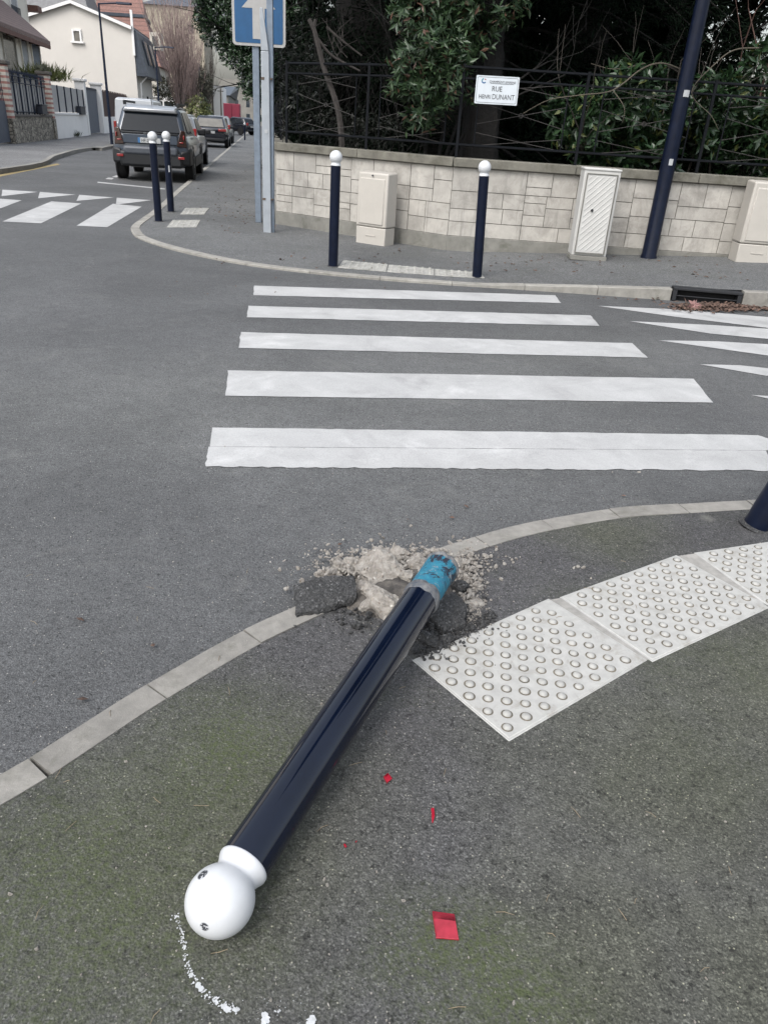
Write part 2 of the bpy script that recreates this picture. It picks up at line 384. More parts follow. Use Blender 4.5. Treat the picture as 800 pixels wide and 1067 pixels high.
def mat_slabasphalt():
    m, nt, b = newmat('broken_asphalt'); co = coords(nt)
    sep = nt.nodes.new('ShaderNodeSeparateColor'); nt.links.new(vor(nt, co, 170, 'F1', 'Color'), sep.inputs[0])
    col = ramp(nt, sep.outputs[0], [(0, .020), (.6, .038), (.95, .062), (1, .14)])
    col = mix(nt, ramp(nt, nz(nt, co, 14, 6, .7), [(.55, 0), (.8, .4)]), col, (.10, .095, .09))
    nt.links.new(col, b.inputs['Base Color']); b.inputs['Roughness'].default_value = .9
    bump(nt, math_(nt, 'ADD', vor(nt, co, 130), nz(nt, co, 60, 5, .7)), .8, .005, b); return m
M['tarmac'] = mat_slabasphalt()
def mat_root():
    m, nt, b = newmat('blue_weathered_sleeve'); co = coords(nt)
    f = nz(nt, co, 26, 7, .75, 1.2)
    col = ramp(nt, nz(nt, co, 60, 5, .7), [(.3, (.012, .095, .17)), (.55, (.015, .15, .22)), (.8, (.06, .23, .29))])
    col = mix(nt, ramp(nt, f, [(.56, 0), (.60, 1)]), col, (.20, .21, .22))
    col = mix(nt, ramp(nt, nz(nt, co, 9, 6, .75, 1.8), [(.53, 0), (.56, 1)]), col, (.012, .014, .026))
    nt.links.new(col, b.inputs['Base Color']); b.inputs['Roughness'].default_value = .75
    bump(nt, f, .6, .004, b); return m
M['sleeve'] = mat_root()
M['sleeve_grey'] = pm('chalky_collar', (.15, .15, .15), .9, .4, 30, .9, 90, .006, dirt=(.035, .05, .075), dirtscale=28, dirtlo=.46)
def mat_ball(scuffs=()):
    m, nt, b = newmat('white_gloss_cap' if not scuffs else 'scuffed_white_cap'); co = coords(nt)
    col = ramp(nt, nz(nt, co, 12, 5), [(.3, (.50, .51, .52)), (.7, (.56, .57, .58))])
    for (p, r) in scuffs:
        d = nt.nodes.new('ShaderNodeVectorMath'); d.operation = 'DISTANCE'; nt.links.new(co, d.inputs[0]); d.inputs[1].default_value = p
        k = math_(nt, 'MULTIPLY', ramp(nt, math_(nt, 'DIVIDE', d.outputs['Value'], r), [(.75, 1), (1, 0)]), ramp(nt, nz(nt, co, 170, 4, .7), [(.53, 1), (.57, 0)]))
        col = mix(nt, k, col, (.02, .022, .03))
    nt.links.new(col, b.inputs['Base Color']); b.inputs['Roughness'].default_value = .35; return m
def mat_red():
    m, nt, b = newmat('red_lens_plastic'); co = coords(nt)
    col = ramp(nt, nz(nt, co, 40, 4), [(.3, (.24, .008, .018)), (.7, (.36, .016, .035))])
    nt.links.new(col, b.inputs['Base Color']); b.inputs['Roughness'].default_value = .22; b.inputs['Coat Weight'].default_value = .7
    return m
M['red'] = mat_red()
def mat_bands(name, c1, c2, period, duty, axis=2, rough=.85, noise_amt=.2, dirt=None):
    m, nt, b = newmat(name); co = coords(nt)
    s = nt.nodes.new('ShaderNodeSeparateXYZ'); nt.links.new(co, s.inputs[0])
    k = math_(nt, 'FRACT', math_(nt, 'DIVIDE', s.outputs[axis], period))
    col = mix(nt, ramp(nt, k, [(duty - .03, 0), (duty + .03, 1)]), c1, c2)
    f = ramp(nt, nz(nt, co, 7, 5, .7), [(.3, 1 - noise_amt), (.7, 1 + noise_amt)])
    col = mix(nt, 1, col, f, 'MULTIPLY')
    if dirt: col = mix(nt, ramp(nt, nz(nt, co, 3, 6, .7), [(.55, 0), (.75, 1)]), col, dirt)
    nt.links.new(col, b.inputs['Base Color']); b.inputs['Roughness'].default_value = rough
    bump(nt, k, .4, .02, b); return m
M['gatepost'] = mat_bands('banded_brick', (.60, .56, .49), (.40, .20, .17), .19, .55)
M['redtile'] = mat_bands('red_roof_tile', (.21, .115, .095), (.135, .075, .065), .42, .78, noise_amt=.3, dirt=(.14, .09, .075))
M['browntile'] = mat_bands('brown_roof_tile', (.20, .14, .125), (.13, .10, .09), .16, .8, noise_amt=.3)
def mat_rubblewall():
    m, nt, b = newmat('rubble_stone_wall'); co = coords(nt)
    sep = nt.nodes.new('ShaderNodeSeparateColor'); nt.links.new(vor(nt, co, 6, 'F1', 'Color'), sep.inputs[0])
    col = ramp(nt, sep.outputs[0], [(0, (.17, .155, .13)), (1, (.42, .385, .32))])
    e = nt.nodes.new('ShaderNodeTexVoronoi'); e.feature = 'DISTANCE_TO_EDGE'; e.inputs['Scale'].default_value = 6; nt.links.new(co, e.inputs['Vector'])
    col = mix(nt, ramp(nt, e.outputs['Distance'], [(.03, 1), (.09, 0)]), col, (.07, .065, .055))
    nt.links.new(col, b.inputs['Base Color']); b.inputs['Roughness'].default_value = .95
    bump(nt, e.outputs['Distance'], .8, .05, b); return m
M['rubblewall'] = mat_rubblewall()

# ------------------------------------------------------------------ ground, kerbs, pavements
ZN = .025
mb = MB()
mb.add([(-260, -60, 0), (240, -60, 0), (240, 500, 0), (-260, 500, 0)], [(0, 1, 2, 3)])
struct(mb.build('road', M['road'], smooth=False))

def kerb(name, path, width, zf, step, mat, gap=.007, side=1, drop=.12, skip=()):
    """separate kerb stones laid along a path; each stone follows the curve"""
    pts = resample(path, step / 4); mb = MB(); n = len(pts)
    i = 0; idx = 0
    while i + 4 < n:
        seg = pts[i:i + 5]; i += 4; idx += 1
        if idx in skip: continue
        jt = rnd.uniform(-.003, .003); L = []; Rr = []
        for k, p in enumerate(seg):
            a = seg[max(k-1, 0)]; b = seg[min(k+1, 4)]; t = (b - a).normalized(); nrm = Vector((-t.y, t.x, 0)) * side
            q = p.copy()
            if k == 0: q += t * gap / 2
            if k == 4: q -= t * gap / 2
            L.append(q); Rr.append(q + nrm * width)
        vs = []
        for a, b in zip(L, Rr):
            z = zf(a.x, a.y) + jt
            bev = .008
            nv = (b - a).normalized()
            vs += [Vector((a.x, a.y, -drop)), Vector((a.x, a.y, z - bev)), Vector((a.x, a.y, z)) + nv * bev, Vector((b.x, b.y, z)), Vector((b.x, b.y, -drop))]
        fs = []
        for k in range(4):
            for j in range(4): fs.append((k*5+j, k*5+j+1, k*5+5+j+1, k*5+5+j))
        fs += [(4, 3, 2, 1, 0), (20, 21, 22, 23, 24)]
        mb.add(vs, fs)
    o = mb.build(name, mat, sharp=25); struct(o); return o

near = [(-7, -5.2), (-4, -2.8), (-2.5, -1), (-1.7, .1), (-1.36, .72), (-1.16, 1.02)] + [tuple(G(px, py, ZN)[:2]) for px, py in ((0, 806), (75, 760), (147, 715), (245, 660), (306, 632))] + [
        (.02, 2.42), (.315, 2.66), (.60, 2.855), (1.02, 3.06), (1.385, 3.165), (1.78, 3.265), (2.7, 3.44), (5, 3.62), (12, 3.8), (60, 4.2)]
nearp = catmull([(x, y, 0) for x, y in near], 10)
cut0 = min(range(len(nearp)), key=lambda i: (nearp[i] - G(33, 787, ZN)).length)
# start the stones so that joints fall where the stones meet in the street
np_a = nearp[:cut0 + 1][::-1]; np_b = nearp[cut0:]
kerb('kerb', np_b, .098, lambda x, y: ZN + .004, .365, M['kerb'], side=-1)
kerb('kerb_behind', np_a, .098, lambda x, y: ZN + .004, .365, M['kerb'], side=1)
mb = MB()
inner = []
for i, p in enumerate(nearp):
    t = (nearp[min(i+1, len(nearp)-1)] - nearp[max(i-1, 0)]).normalized(); inner.append(p + Vector((t.y, -t.x, 0)) * .094)
poly = [(p.x, p.y) for p in inner] + [(60, -12), (-7, -12)]
mb.add([(x, y, ZN) for x, y in poly], [list(range(len(poly)))[::-1]])
o = struct(mb.build('pavement', M['pave'], smooth=False))
bm = bmesh.new(); bm.from_mesh(o.data); bmesh.ops.triangulate(bm, faces=bm.faces[:]); bmesh.ops.recalc_face_normals(bm, faces=bm.faces[:]); bm.to_mesh(o.data); bm.free()

def zfar(x, y):
    e = max(0, x - .8); e = min(e, 5.2)
    z = .022 + .046 * e * min(1, e / .5 + .2) if e > 0 else .022
    if y > 12: z += .03 * min(1, (y - 12) / 4)
    return z
SD = Vector((-.175, 1, 0)).normalized()            # the side street's direction
kpts = [(-34.4, 186), (-9.62, 44.3), (-5.83, 22.6), (-4.36, 14.2), (-4.08, 12.4), (-3.93, 11.45), (-3.74, 10.86), (-3.42, 10.26), (-2.66, 9.46), (-1.60, 8.80), (-.17, 8.50),
        (1.54, 8.50), (3.0, 8.46), (4.1, 8.33), (6, 8.2), (12, 8.1), (60, 7.9)]
wpts = [(-32.4, 186), (-7.5, 44.3), (-3.7, 22.6), (-2.29, 14.2), (-2.1, 13.2), (-2.03, 12.74), (-1.6, 12.45), (-1.3, 12.26), (-1.0, 12.07), (-.7, 11.88), (.62, 11.05),
        (1.6, 10.98), (3.0, 10.95), (4.1, 10.93), (6, 10.9), (12, 10.8), (60, 10.6)]
kp = [catmull([(x, y, 0) for x, y in kpts], 8), catmull([(x, y, 0) for x, y in wpts], 8)]
mb = MB(); vs = []; K = 8
for i, (a, b) in enumerate(zip(*kp)):
    ka = kp[0]; t = (ka[min(i+1, len(ka)-1)] - ka[max(i-1, 0)]).normalized(); nrm = Vector((-t.y, t.x, 0))
    a2 = a + nrm * .11; b2 = b + (b - a).normalized() * .12
    for k in range(K + 1):
        p = a2.lerp(b2, k / K); vs.append((p.x, p.y, zfar(p.x, p.y)))
fs = [(i*(K+1)+k, (i+1)*(K+1)+k, (i+1)*(K+1)+k+1, i*(K+1)+k+1) for i in range(len(kp[0])-1) for k in range(K)]
mb.add(vs, fs); struct(mb.build('far_pavement', M['pave_far']))
# kerb along the far pavement, broken by the drain inlet
kdrain = [p for p in kp[0]]
ia = min(range(len(kdrain)), key=lambda i: abs(kdrain[i].x - 2.98) + (9 if kdrain[i].y > 9 else 0))
D0, D1 = 2.98, 3.72
def splitx(path, x0):
    out = []
    for a, b in zip(path, path[1:]):
        out.append(a)
        if a.x < x0 <= b.x and a.y < 9: out.append(a.lerp(b, (x0 - a.x) / (b.x - a.x)))
    out.append(path[-1]); return out
kd = splitx(splitx(kdrain, D0), D1)
j0 = next(i for i, p in enumerate(kd) if abs(p.x - D0) < 1e-4); j1 = next(i for i, p in enumerate(kd) if abs(p.x - D1) < 1e-4)
kerb('far_kerb', kd[:j0+1][::-1], .12, lambda x, y: zfar(x, y) + .005, .80, M['kerb_light'], side=-1)
kerb('far_kerb_east', kd[j1:], .12, lambda x, y: zfar(x, y) + .005, .95, M['kerb'], side=1)
pd0, pd1 = kd[j0], kd[j1]
dr = thing('storm_drain', 'dark iron kerb inlet drain with leaves heaped in its mouth', 'drain', (pd0.x, pd0.y, 0))
zt = zfar(3.3, 8.4)
mb = MB(); u = (pd1 - pd0).normalized(); L = (pd1 - pd0).length; nn = Vector((-u.y, u.x, 0))
def dbox(mb, s0, s1, d0, d1, z0, z1):
    pts = [pd0 + u*s0 + nn*d0, pd0 + u*s1 + nn*d0, pd0 + u*s1 + nn*d1, pd0 + u*s0 + nn*d1]
    mb.hexa([(p.x, p.y, z0) for p in pts], [(p.x, p.y, z1) for p in pts])
dbox(mb, .01, L-.01, -.015, .13, zt - .018, zt + .008); dbox(mb, .01, .055, -.01, .125, .004, zt - .019); dbox(mb, L-.055, L-.01, -.01, .125, .004, zt - .019)
dbox(mb, .056, L-.056, -.005, .02, .055, .064)
mb.build('drain_frame', M['drain'], dr, loc=dr.location, bevel=.006)
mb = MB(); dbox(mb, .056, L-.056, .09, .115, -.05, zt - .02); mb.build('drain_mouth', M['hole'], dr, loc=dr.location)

# pavement and kerb on the far left side of the side street
lk = [Vector(p) for p in ((-3.2, -14, 0), (-6.6, 3, 0), (-9.5, 19.2, 0), (-11.1, 26, 0), (-12.3, 31, 0), (-13.1, 36.5, 0), (-14.6, 46, 0), (-38.9, 186, 0))]
FA = G(0, 152, .1); FB = G(112, 139, .1); FD = (FB - FA).normalized()
lw = [FA + FD * s for s in (-46, -28, -12, -5, 1.5, 7, 16, 160)]
lk[0].x, lk[1].x = -9.0, -9.2
lkc, lwc = catmull(lk, 6), catmull(lw, 6)
def zleft(x, y): return .11 + .01 * math.sin(y * .5)
mb = MB(); vs = []
for i, (a, b) in enumerate(zip(lkc, lwc)):
    b = b + (b - a).normalized() * 1.2
    for k in range(5):
        p = a.lerp(b, k / 4); vs.append((p.x, p.y, zleft(p.x, p.y)))
mb.add(vs, [(i*5+k, (i+1)*5+k, (i+1)*5+k+1, i*5+k+1)[::-1] for i in range(len(lkc)-1) for k in range(4)])
struct(mb.build('left_pavement', M['pave_left']))
kerb('left_kerb', lkc, .13, lambda x, y: zleft(x, y) + .006, 1.0, M['kerb'], side=1)

# garden ground behind the stone wall
A, B, Cc = Vector((-2.03, 12.72, 0)), Vector((.62, 11.05, 0)), Vector((12, 10.85, 0))
mb = MB()
gp = [(A.x + .2, A.y + .25), (B.x + .05, B.y + .25), (Cc.x, Cc.y + .25), (40, 11), (40, 90), (-15.1, 90)]
mb.add([(x, y, .55) for x, y in gp], [list(range(len(gp)))])
struct(mb.build('garden_ground', M['soil'], smooth=False))
# ground beyond the houses on the left
mb = MB()
w2 = [FA + FD * s + Vector((-1.1, 0, 0)) for s in (-46, 160)]
mb.add([(w2[0].x, w2[0].y, .10), (w2[1].x, w2[1].y, .10), (-160, w2[1].y, .10), (-160, w2[0].y, .10)], [(0, 1, 2, 3)])
struct(mb.build('yard_ground', M['pave_left'], smooth=False))

# ------------------------------------------------------------------ painted markings
def flat(mb, pts, z=.004): mb.add([(p[0], p[1], z) for p in pts], [list(range(len(pts)))])
def jag(a, b, n=40, amp=.004):
    out = []
    for i in range(n):
        t = i / n; p = Vector(a).lerp(Vector(b), t); out.append(p + Vector((rnd.uniform(-amp, amp), rnd.uniform(-amp, amp), 0)))
    return out
stripes = [((265,298),(578,308),(584,316),(264,308)), ((259,319),(615,329),(624,340),(257,331)), ((251,346.5),(658,358),(674,373),(249,363)),
           ((238,386.5),(722,395),(742,420),(235,413))]
mb = MB()
for q in stripes:
    p = [G(*c) for c in q]
    flat(mb, jag(p[0], p[1]) + jag(p[1], p[2], 6) + jag(p[2], p[3]) + jag(p[3], p[0], 6))
p = [G(*c) for c in ((221,446),(470,449.5),(789,454),(806,460),(806,491),(500,490),(214,487),(217,467))]
mid0, mid1 = G(217.5, 466), G(806, 470)
flat(mb, jag(p[0], p[2], 60) + jag(p[2], p[3], 4) + [mid1 + Vector((0, .002, 0))] + jag(mid1 + Vector((0, .001, 0)), mid0 + Vector((0, .001, 0)), 60, .0012) + [mid0 + Vector((.006, .001, 0))])
flat(mb, jag(mid0 + Vector((0, -.0025, 0)), mid1 + Vector((0, -.0025, 0)), 60, .0012) + jag(p[4], p[6], 90, .009) + jag(p[6], mid0, 6))
struct(mb.build('zebra_crossing', M['paint'], smooth=False))
mb = MB()
rs = [((622,319),(720,331),(815,343),(815,335),(720,327)), ((655,335),(815,354),(815,343),(720,337)), ((685,355),(815,370),(815,359),(740,356)),
      ((728,380),(815,392),(815,385),(760,380)), ((782,413),(815,417),(815,413))]
rs = [((622,319),(700,330),(815,344),(815,332),(700,322.5)), ((655,335),(740,348),(815,355),(815,344),(740,339)), ((685,355),(815,373),(815,360),(745,356)),
      ((728,380),(815,395),(815,386),(770,381)), ((782,412),(815,419),(815,414))]
for q in rs:
    p = [G(*c) for c in q]
    e = Vector((9, 0, 0)); k = max(range(len(p)), key=lambda i: p[i].x)
    flat(mb, p)
struct(mb.build('turning_hatch_marking', M['paint'], smooth=False))
mb = MB()
for q in (((80,235.5),(112,237),(148,215.5),(118,212.5)), ((3,231),(43,233),(86,212.5),(54,210)), ((-60,228),(-30,229.5),(24,209),(-6,207)),
          ((73,211),(117,206),(80,203),(36,208)), ((78,211.3),(121,213.5),(158,208.5),(123,205.8)), ((121,213.3),(146,214.5),(158,208.7)), ((-12,205),(24,206),(40,200.5),(0,198.5))):
    flat(mb, [G(*c) for c in q])
mb2 = MB()
for q in (((80,235.5),(112,237),(148,215.5),(118,212.5)), ((3,231),(43,233),(85,212.3),(54,210)), ((-60,227),(-30,229),(23,209),(-3,207))):
    flat(mb2, [G(*c) for c in q])
for q in (((121,213.5),(158,208.8),(122,206.2)), ((80,209.5),(119,206),(83,203.2)), ((40,206.8),(79,203),(42,200.2)), ((2,204.6),(40,200.2),(3,197.8)), ((-38,202),(2,197.8),(-36,195.6))):
    flat(mb2, [G(*c) for c in q])
struct(mb2.build('side_street_crossing', M['paint_old'], smooth=False))
mb = MB()
for q in (((102,189.5),(172,196.6),(172,197.6),(102,190.6)), ((110,186.6),(117,187.2),(119,185.6),(113,185.2)), ((117,184.5),(122,185),(125,183.2),(121,182.9))):
    flat(mb, [G(*c) for c in q])
struct(mb.build('parking_bay_line', M['paint_old'], smooth=False))
mb = MB(); flat(mb, [G(-60,193.6), G(60,170.4), G(63,171.6), G(-60,196.4)]); struct(mb.build('yellow_kerb_line', M['paint_yellow'], smooth=False))

# ------------------------------------------------------------------ tactile paving
def tactile(name, label, P, ang, L, W, wedge=None):
    t = thing(name, label, 'paving tile', (P[0], P[1], ZN), ang, 'near tactile paving tiles')
    mb = MB(); mb.box((L/2, W/2, -.003), (L, W, .012))
    mb.build('tile_slab', M['tile'], t, bevel=.003)
    mb = MB(); mb.box((L/2, W/2, -.0035), (L + .014, W + .014, .010)); mb.build('tile_edge', M['tile'], t, bevel=.002)
    db = MB(); rb = MB(); s = .0775
    nu, nv = int(L / s), int(W / s)
    ou, ov = (L - (nu - .5) * s) / 2 + .004, (W - (nv - .5) * s) / 2 + .004
    for i in range(nu):
        for j in range(nv):
            for k in (0, 1):
                x, y = ou + (i + k * .5) * s, ov + (j + k * .5) * s
                if x > L - .02 or y > W - .02: continue
                r = .0134 + rnd.uniform(-.0012, .0008); Mx = Matrix.Translation((x, y, .0032))
                db.lathe([(r, 0), (r * .95, .0030), (r * .78, .0060), (r * .45, .0080), (.001, .0086)], 14, Mx)
                rb.lathe([(r * 1.36, -.001), (r * 1.33, .0006), (r * .9, .0006)], 14, Mx, cap=False)
    db.build('domes', M['tile_dome'], t, sharp=80); rb.build('dirt_rings', M['tile_rim'], t)
    return t
tactile('tactile_tile', 'white blister paving tile at the broken edge beside the rubble', G(530, 770, ZN)[:2], math.radians(39.3), .625, .405)
tactile('tactile_tile', 'white blister paving tile in the middle of the curved row', G(679, 688, ZN)[:2], math.radians(34.6), .645, .405)
tactile('tactile_tile', 'white blister paving tile nearest the leaning edge bollard', G(803, 634, ZN)[:2], math.radians(21), .63, .405)
mb = MB()
def tcorner(P, ang, L, W, i): 
    u = Vector((math.cos(math.radians(ang)), math.sin(math.radians(ang)), 0)); v = Vector((-u.y, u.x, 0)); return Vector((P.x, P.y, ZN + .0012)) + u * (L if i in (1, 2) else 0) + v * (W if i in (2, 3) else 0)
Tq = [(G(530, 770, ZN), 39.3, .625, .405), (G(679, 688, ZN), 34.6, .645, .405), (G(803, 634, ZN), 21, .63, .405)]
for qa, qb in zip(Tq, Tq[1:]): mb.add([tcorner(*qa, 1), tcorner(*qb, 0), tcorner(*qb, 3), tcorner(*qa, 2)], [(0, 1, 2, 3)])
tag(mb.build('joint_mortar', M['mortar'], smooth=False), kind='structure')

def tile_far(name, label, q, group):
    p = [G(*c) for c in q]; zz = [zfar(v.x, v.y) for v in p]
    p = [G(c[0], c[1], z) for c, z in zip(q, zz)]
    t = thing(name, label, 'paving tile', p[0], 0, group)
    mb = MB(); mb.hexa([v + Vector((0, 0, -.01)) for v in p], [v + Vector((0, 0, .006)) for v in p])
    mb.build('tile_slab', M['tile_far'], t, loc=t.location, bevel=.003)
    db = MB(); ux, uy = p[1] - p[0], p[3] - p[0]; nu, nv = int(ux.length / .08), int(uy.length / .08)
    for i in range(nu):
        for j in range(nv):
            c = p[0] + ux * ((i + .5) / nu) + uy * ((j + .5) / nv)
            db.lathe([(.02, .004), (.016, .010), (.002, .012)], 8, Matrix.Translation(c))
    db.build('domes', M['tile_far'], t, loc=t.location, sharp=80)
gt = 'tactile tiles on the far pavement'
tile_far('tactile_tile', 'worn grey blister tile beside the left bollard of the far crossing', ((352,279),(402,283.3),(404,276),(358,271.5)), gt)
tile_far('tactile_tile', 'worn grey blister tile midway between the two far crossing bollards', ((403,283.4),(452,287),(452,280.5),(405,276.1)), gt)
tile_far('tactile_tile', 'worn grey blister tile beside the right bollard of the far crossing', ((453,287.1),(505,290),(500,284.5),(453,280.6)), gt)
gt2 = 'pale tiles on the side street corner'
tile_far('tactile_tile', 'pale worn paving tile on the corner, nearer to the road', ((174,237),(205,237),(209,229.5),(180,229.5)), gt2)
tile_far('tactile_tile', 'pale worn paving tile on the corner, behind its twin', ((188,223.5),(213,223.5),(218,217),(193,217)), gt2)

# ------------------------------------------------------------------ bollards
BR, BALL, BH = .0555, .070, 1.245
def cap_profile(z0):
    pr = [(.0, z0 - .004), (.052, z0 - .004), (.0562, z0), (.0565, z0 + .005), (.0548, z0 + .010), (.0505, z0 + .018), (.0475, z0 + .026), (.0468, z0 + .033)]
    zc = z0 + .033 + math.sqrt(BALL**2 - .0468**2)
    a0 = math.asin(.0468 / BALL)
    for i in range(1, 22):
        a = a0 + (PI - a0) * i / 21; pr.append((max(BALL * math.sin(a), .0006), zc - BALL * math.cos(a)))
    return pr, zc
Z0 = BH - 2 * BALL - .031
PROF, ZC = cap_profile(Z0)
M['ball'] = mat_ball()
def make_bollard(label, shaft_mat):
    t = thing('bollard', label, 'bollard', (0, 0, 0), 0, 'navy street bollards with white ball caps')
    mb = MB(); mb.lathe([(BR, -.12), (BR, .02), (BR, Z0 - .3), (BR, Z0)], 32); mb.build('shaft', shaft_mat, t)
    mb = MB(); mb.lathe(PROF, 32); mb.build('ball_cap', M['ball'], t, sharp=60)
    mb = MB(); mb.lathe([(BR + .022, -.002), (BR + .014, .004), (BR + .0005, .007)], 20, cap=False); mb.build('base_collar', M['tarmac'], t)
    return t
b0 = make_bollard('upright navy bollard at left end of the far crossing tiles', M['navy_dull'])
p = G(347, 277.5); zp = zfar(p.x, p.y); b0.location = G(347, 277.5, zp)
def stand(label, px, py, tiltx=0, tilty=0, near_=False, sc=1.0):
    b = copy_tree(b0); b['label'] = label
    p = G(px, py); z = ZN if near_ else zfar(p.x, p.y); b.location = G(px, py, z); b.rotation_euler = (tiltx, tilty, 0); b.scale = (sc,) * 3
    return b
stand('navy bollard leaning slightly left before the wall, right end of far tiles', 496.5, 289, 0, math.radians(-2.4))
stand('front one of the two bollards on the corner before the grey car', 165.5, 230.5)
bb = stand('rear one of the two bollards on the corner, with a pale scratch', 178.5, 220.5, sc=.985)
mb = MB(); mb.lathe([(BR + .0015, .62), (BR + .0015, .72)], 32, cap=False)
mb.f = [f for i, f in enumerate(mb.f) if i % 32 in (22, 23)]; mb.m = [0] * len(mb.f)
bb.rotation_euler = (0, 0, math.radians(40)); mb.build('scratch', M['chalk'], bb)
stand('navy bollard leaning hard to the right on the near pavement edge', 787, 548, math.radians(2), math.radians(12.5), True)
stand('tiny distant bollard on the pavement past the parked black car', 255.3, 146, sc=.95)

# the fallen bollard
c0 = G(229.5, 938, ZN + BALL + .003); e0 = G(461, 590, .215)
axis = (c0 - e0).normalized()                      # root -> ball
LT = (c0 - e0).length
fb = thing('fallen_bollard', 'knocked-over navy bollard lying on the pavement with a white ball cap and blue root end', 'bollard')
Zq = axis; Xq = Zq.cross(Vector((0, 0, 1))).normalized(); Yq = Zq.cross(Xq)
R3 = Matrix((Xq, Yq, Zq)).transposed()
fb.matrix_world = Matrix.Translation(c0) @ R3.to_4x4() ; fb.rotation_mode = 'XYZ'
base_z = -ZC                                       # ball centre is the thing's origin
sh0, sleeve = -LT + .20, .20
mb = MB(); mb.lathe([(BR - .012, sh0 + .004), (BR, sh0 + .004), (BR, -.5), (BR, Z0 - ZC)], 48); mb.build('shaft', M['navy'], fb)
pr2 = [(r, z - ZC) for r, z in PROF]
def loc_of(px, py):      # point on the ball under a sighting
    d = sight(px, py).normalized(); o = Vector((0, 0, EYE)) - c0
    bq = o.dot(d); cq = o.dot(o) - BALL**2; t = -bq - math.sqrt(max(bq*bq - cq, 0)); return R3.transposed() @ (o + d * t)
M['ball_scuff'] = mat_ball(((loc_of(211, 911), .013), (loc_of(213, 966), .0105)))
mb = MB(); mb.lathe(pr2, 48); mb.build('ball_cap', M['ball_scuff'], fb, sharp=60)
mb = MB(); n = 40; prof = []
for i in range(9):
    z = -LT + (sleeve + .0) * i / 8; prof.append((BR - .001, z))
mb.lathe([(.034, -LT)] + prof, n)
for v in mb.v:
    r = math.hypot(v.x, v.y)
    if r > .04:
        k = 1 + .05 * mnoise.noise(v * 30); v.x *= k; v.y *= k
sl = mb.build('root_sleeve', M['sleeve'], fb, sharp=60)
def ragged(z0, z1, r, amp):
    mb = MB(); mb.lathe([(r - .006, z0), (r, z0 + .003), (r + .003, (z0 + z1) / 2), (r, z1 - .003), (r - .006, z1)], 48, cap=False)
    for v in mb.v:
        k = 1 + amp * mnoise.noise(v * 45); v.x *= k; v.y *= k; v.z += .012 * mnoise.noise(Vector((v.x * 40, v.y * 40, z0)))
    return mb
ragged(-LT - .001, -LT + .018, BR + .001, .05).build('end_rim', M['sleeve_grey'], sl, sharp=70)
ragged(-LT + .165, -LT + .212, BR + .001, .05).build('collar', M['sleeve_grey'], sl, sharp=70)
mb = MB(); mb.lathe([(.001, -LT - .0015), (.042, -LT - .0015)], 24, cap=False); mb.build('end_cap', M['hole'], sl)

# ------------------------------------------------------------------ rubble
def chunk(name, label, cat, px, py, z, size, mat, seed, rough=.35, group=None, rot=None, flat_=None, sub=5):
    c = G(px, py, z); bm = bmesh.new(); bmesh.ops.create_icosphere(bm, subdivisions=sub, radius=1)
    s = Vector((seed * 7.1, seed * 3.3, seed * 1.7)); cuts = []
    rr = random.Random(seed)
    for _ in range(17):
        d = Vector((rr.uniform(-1, 1), rr.uniform(-1, 1), rr.uniform(-.6, 1))).normalized(); cuts.append((d, rr.uniform(.52, .9)))
    for v in bm.verts:
        p = v.co.copy(); 
        p *= 1.12
        for d, k in cuts:
            e = p.dot(d) - k
            if e > 0: p -= d * e * .97
        n1 = mnoise.fractal(p * 1.6 + s, 1, 2, 4); n2 = mnoise.voronoi(p * 4.5 + s)[0]; n3 = mnoise.voronoi(p * 10 + s)[0]; n4 = mnoise.noise(p * 24 + s)
        p *= 1 + rough * .30 * n1 + rough * .22 * mnoise.noise(p * 5.5 + s) + rough * .35 * (.25 - n2[0]) * min(1, (n2[1] - n2[0]) * 5) + rough * .20 * (.3 - n3[0]) + rough * .07 * n4
        v.co = Vector((p.x * size[0], p.y * size[1], p.z * size[2]))
    me = bpy.data.meshes.new(name); bm.to_mesh(me); bm.free(); me.materials.append(mat)
    me.polygons.foreach_set('use_smooth', [True] * len(me.polygons)); me.set_sharp_from_angle(angle=math.radians(24))
    o = bpy.data.objects.new(name, me); C.objects.link(o); o.location = c; o.rotation_euler = rot or (rr.uniform(-.3, .3), rr.uniform(-.3, .3), rr.uniform(0, 6))
    return tag(o, label, cat, group)
gc = 'broken concrete lumps round the bollard root'
chunk('concrete_lump', 'biggest pale concrete lump, behind the blue root end', 'rubble', 398, 596, .055, (.135, .09, .098), M['lump'], 1, group=gc)
chunk('concrete_lump', 'pale concrete lump wedged against the left side of the shaft', 'rubble', 401, 630, .045, (.088, .075, .072), M['lump'], 2, group=gc)
chunk('concrete_lump', 'small whitish stone lump on top of the left rubble', 'rubble', 353, 590, .04, (.035, .03, .035), M['lump'], 3, group=gc)
chunk('concrete_lump', 'flattish concrete lump at the outer left end of the pile', 'rubble', 352, 605, .025, (.05, .035, .028), M['lump'], 4, group=gc)
chunk('concrete_lump', 'concrete lump just right of the blue sleeve', 'rubble', 487, 604, .03, (.03, .026, .026), M['lump'], 5, group=gc)
chunk('concrete_lump', 'gravelly concrete lump beyond the right of the root end', 'rubble', 477, 589, .03, (.06, .04, .04), M['lump'], 6, group=gc)
chunk('concrete_lump', 'low concrete lump between slab and biggest lump', 'rubble', 378, 614, .03, (.05, .04, .035), M['lump'], 7, group=gc)
chunk('concrete_lump', 'concrete lump half hidden behind the root sleeve', 'rubble', 436, 588, .04, (.06, .05, .05), M['lump'], 8, group=gc)
chunk('concrete_lump', 'small round stone beyond the right edge of the pile', 'rubble', 494, 588, .025, (.016, .013, .012), M['lump'], 9, group=gc)
chunk('concrete_lump', 'gravelly lump at lower right by the tactile tile', 'rubble', 492, 632, .015, (.045, .06, .03), M['lump'], 10, group=gc)
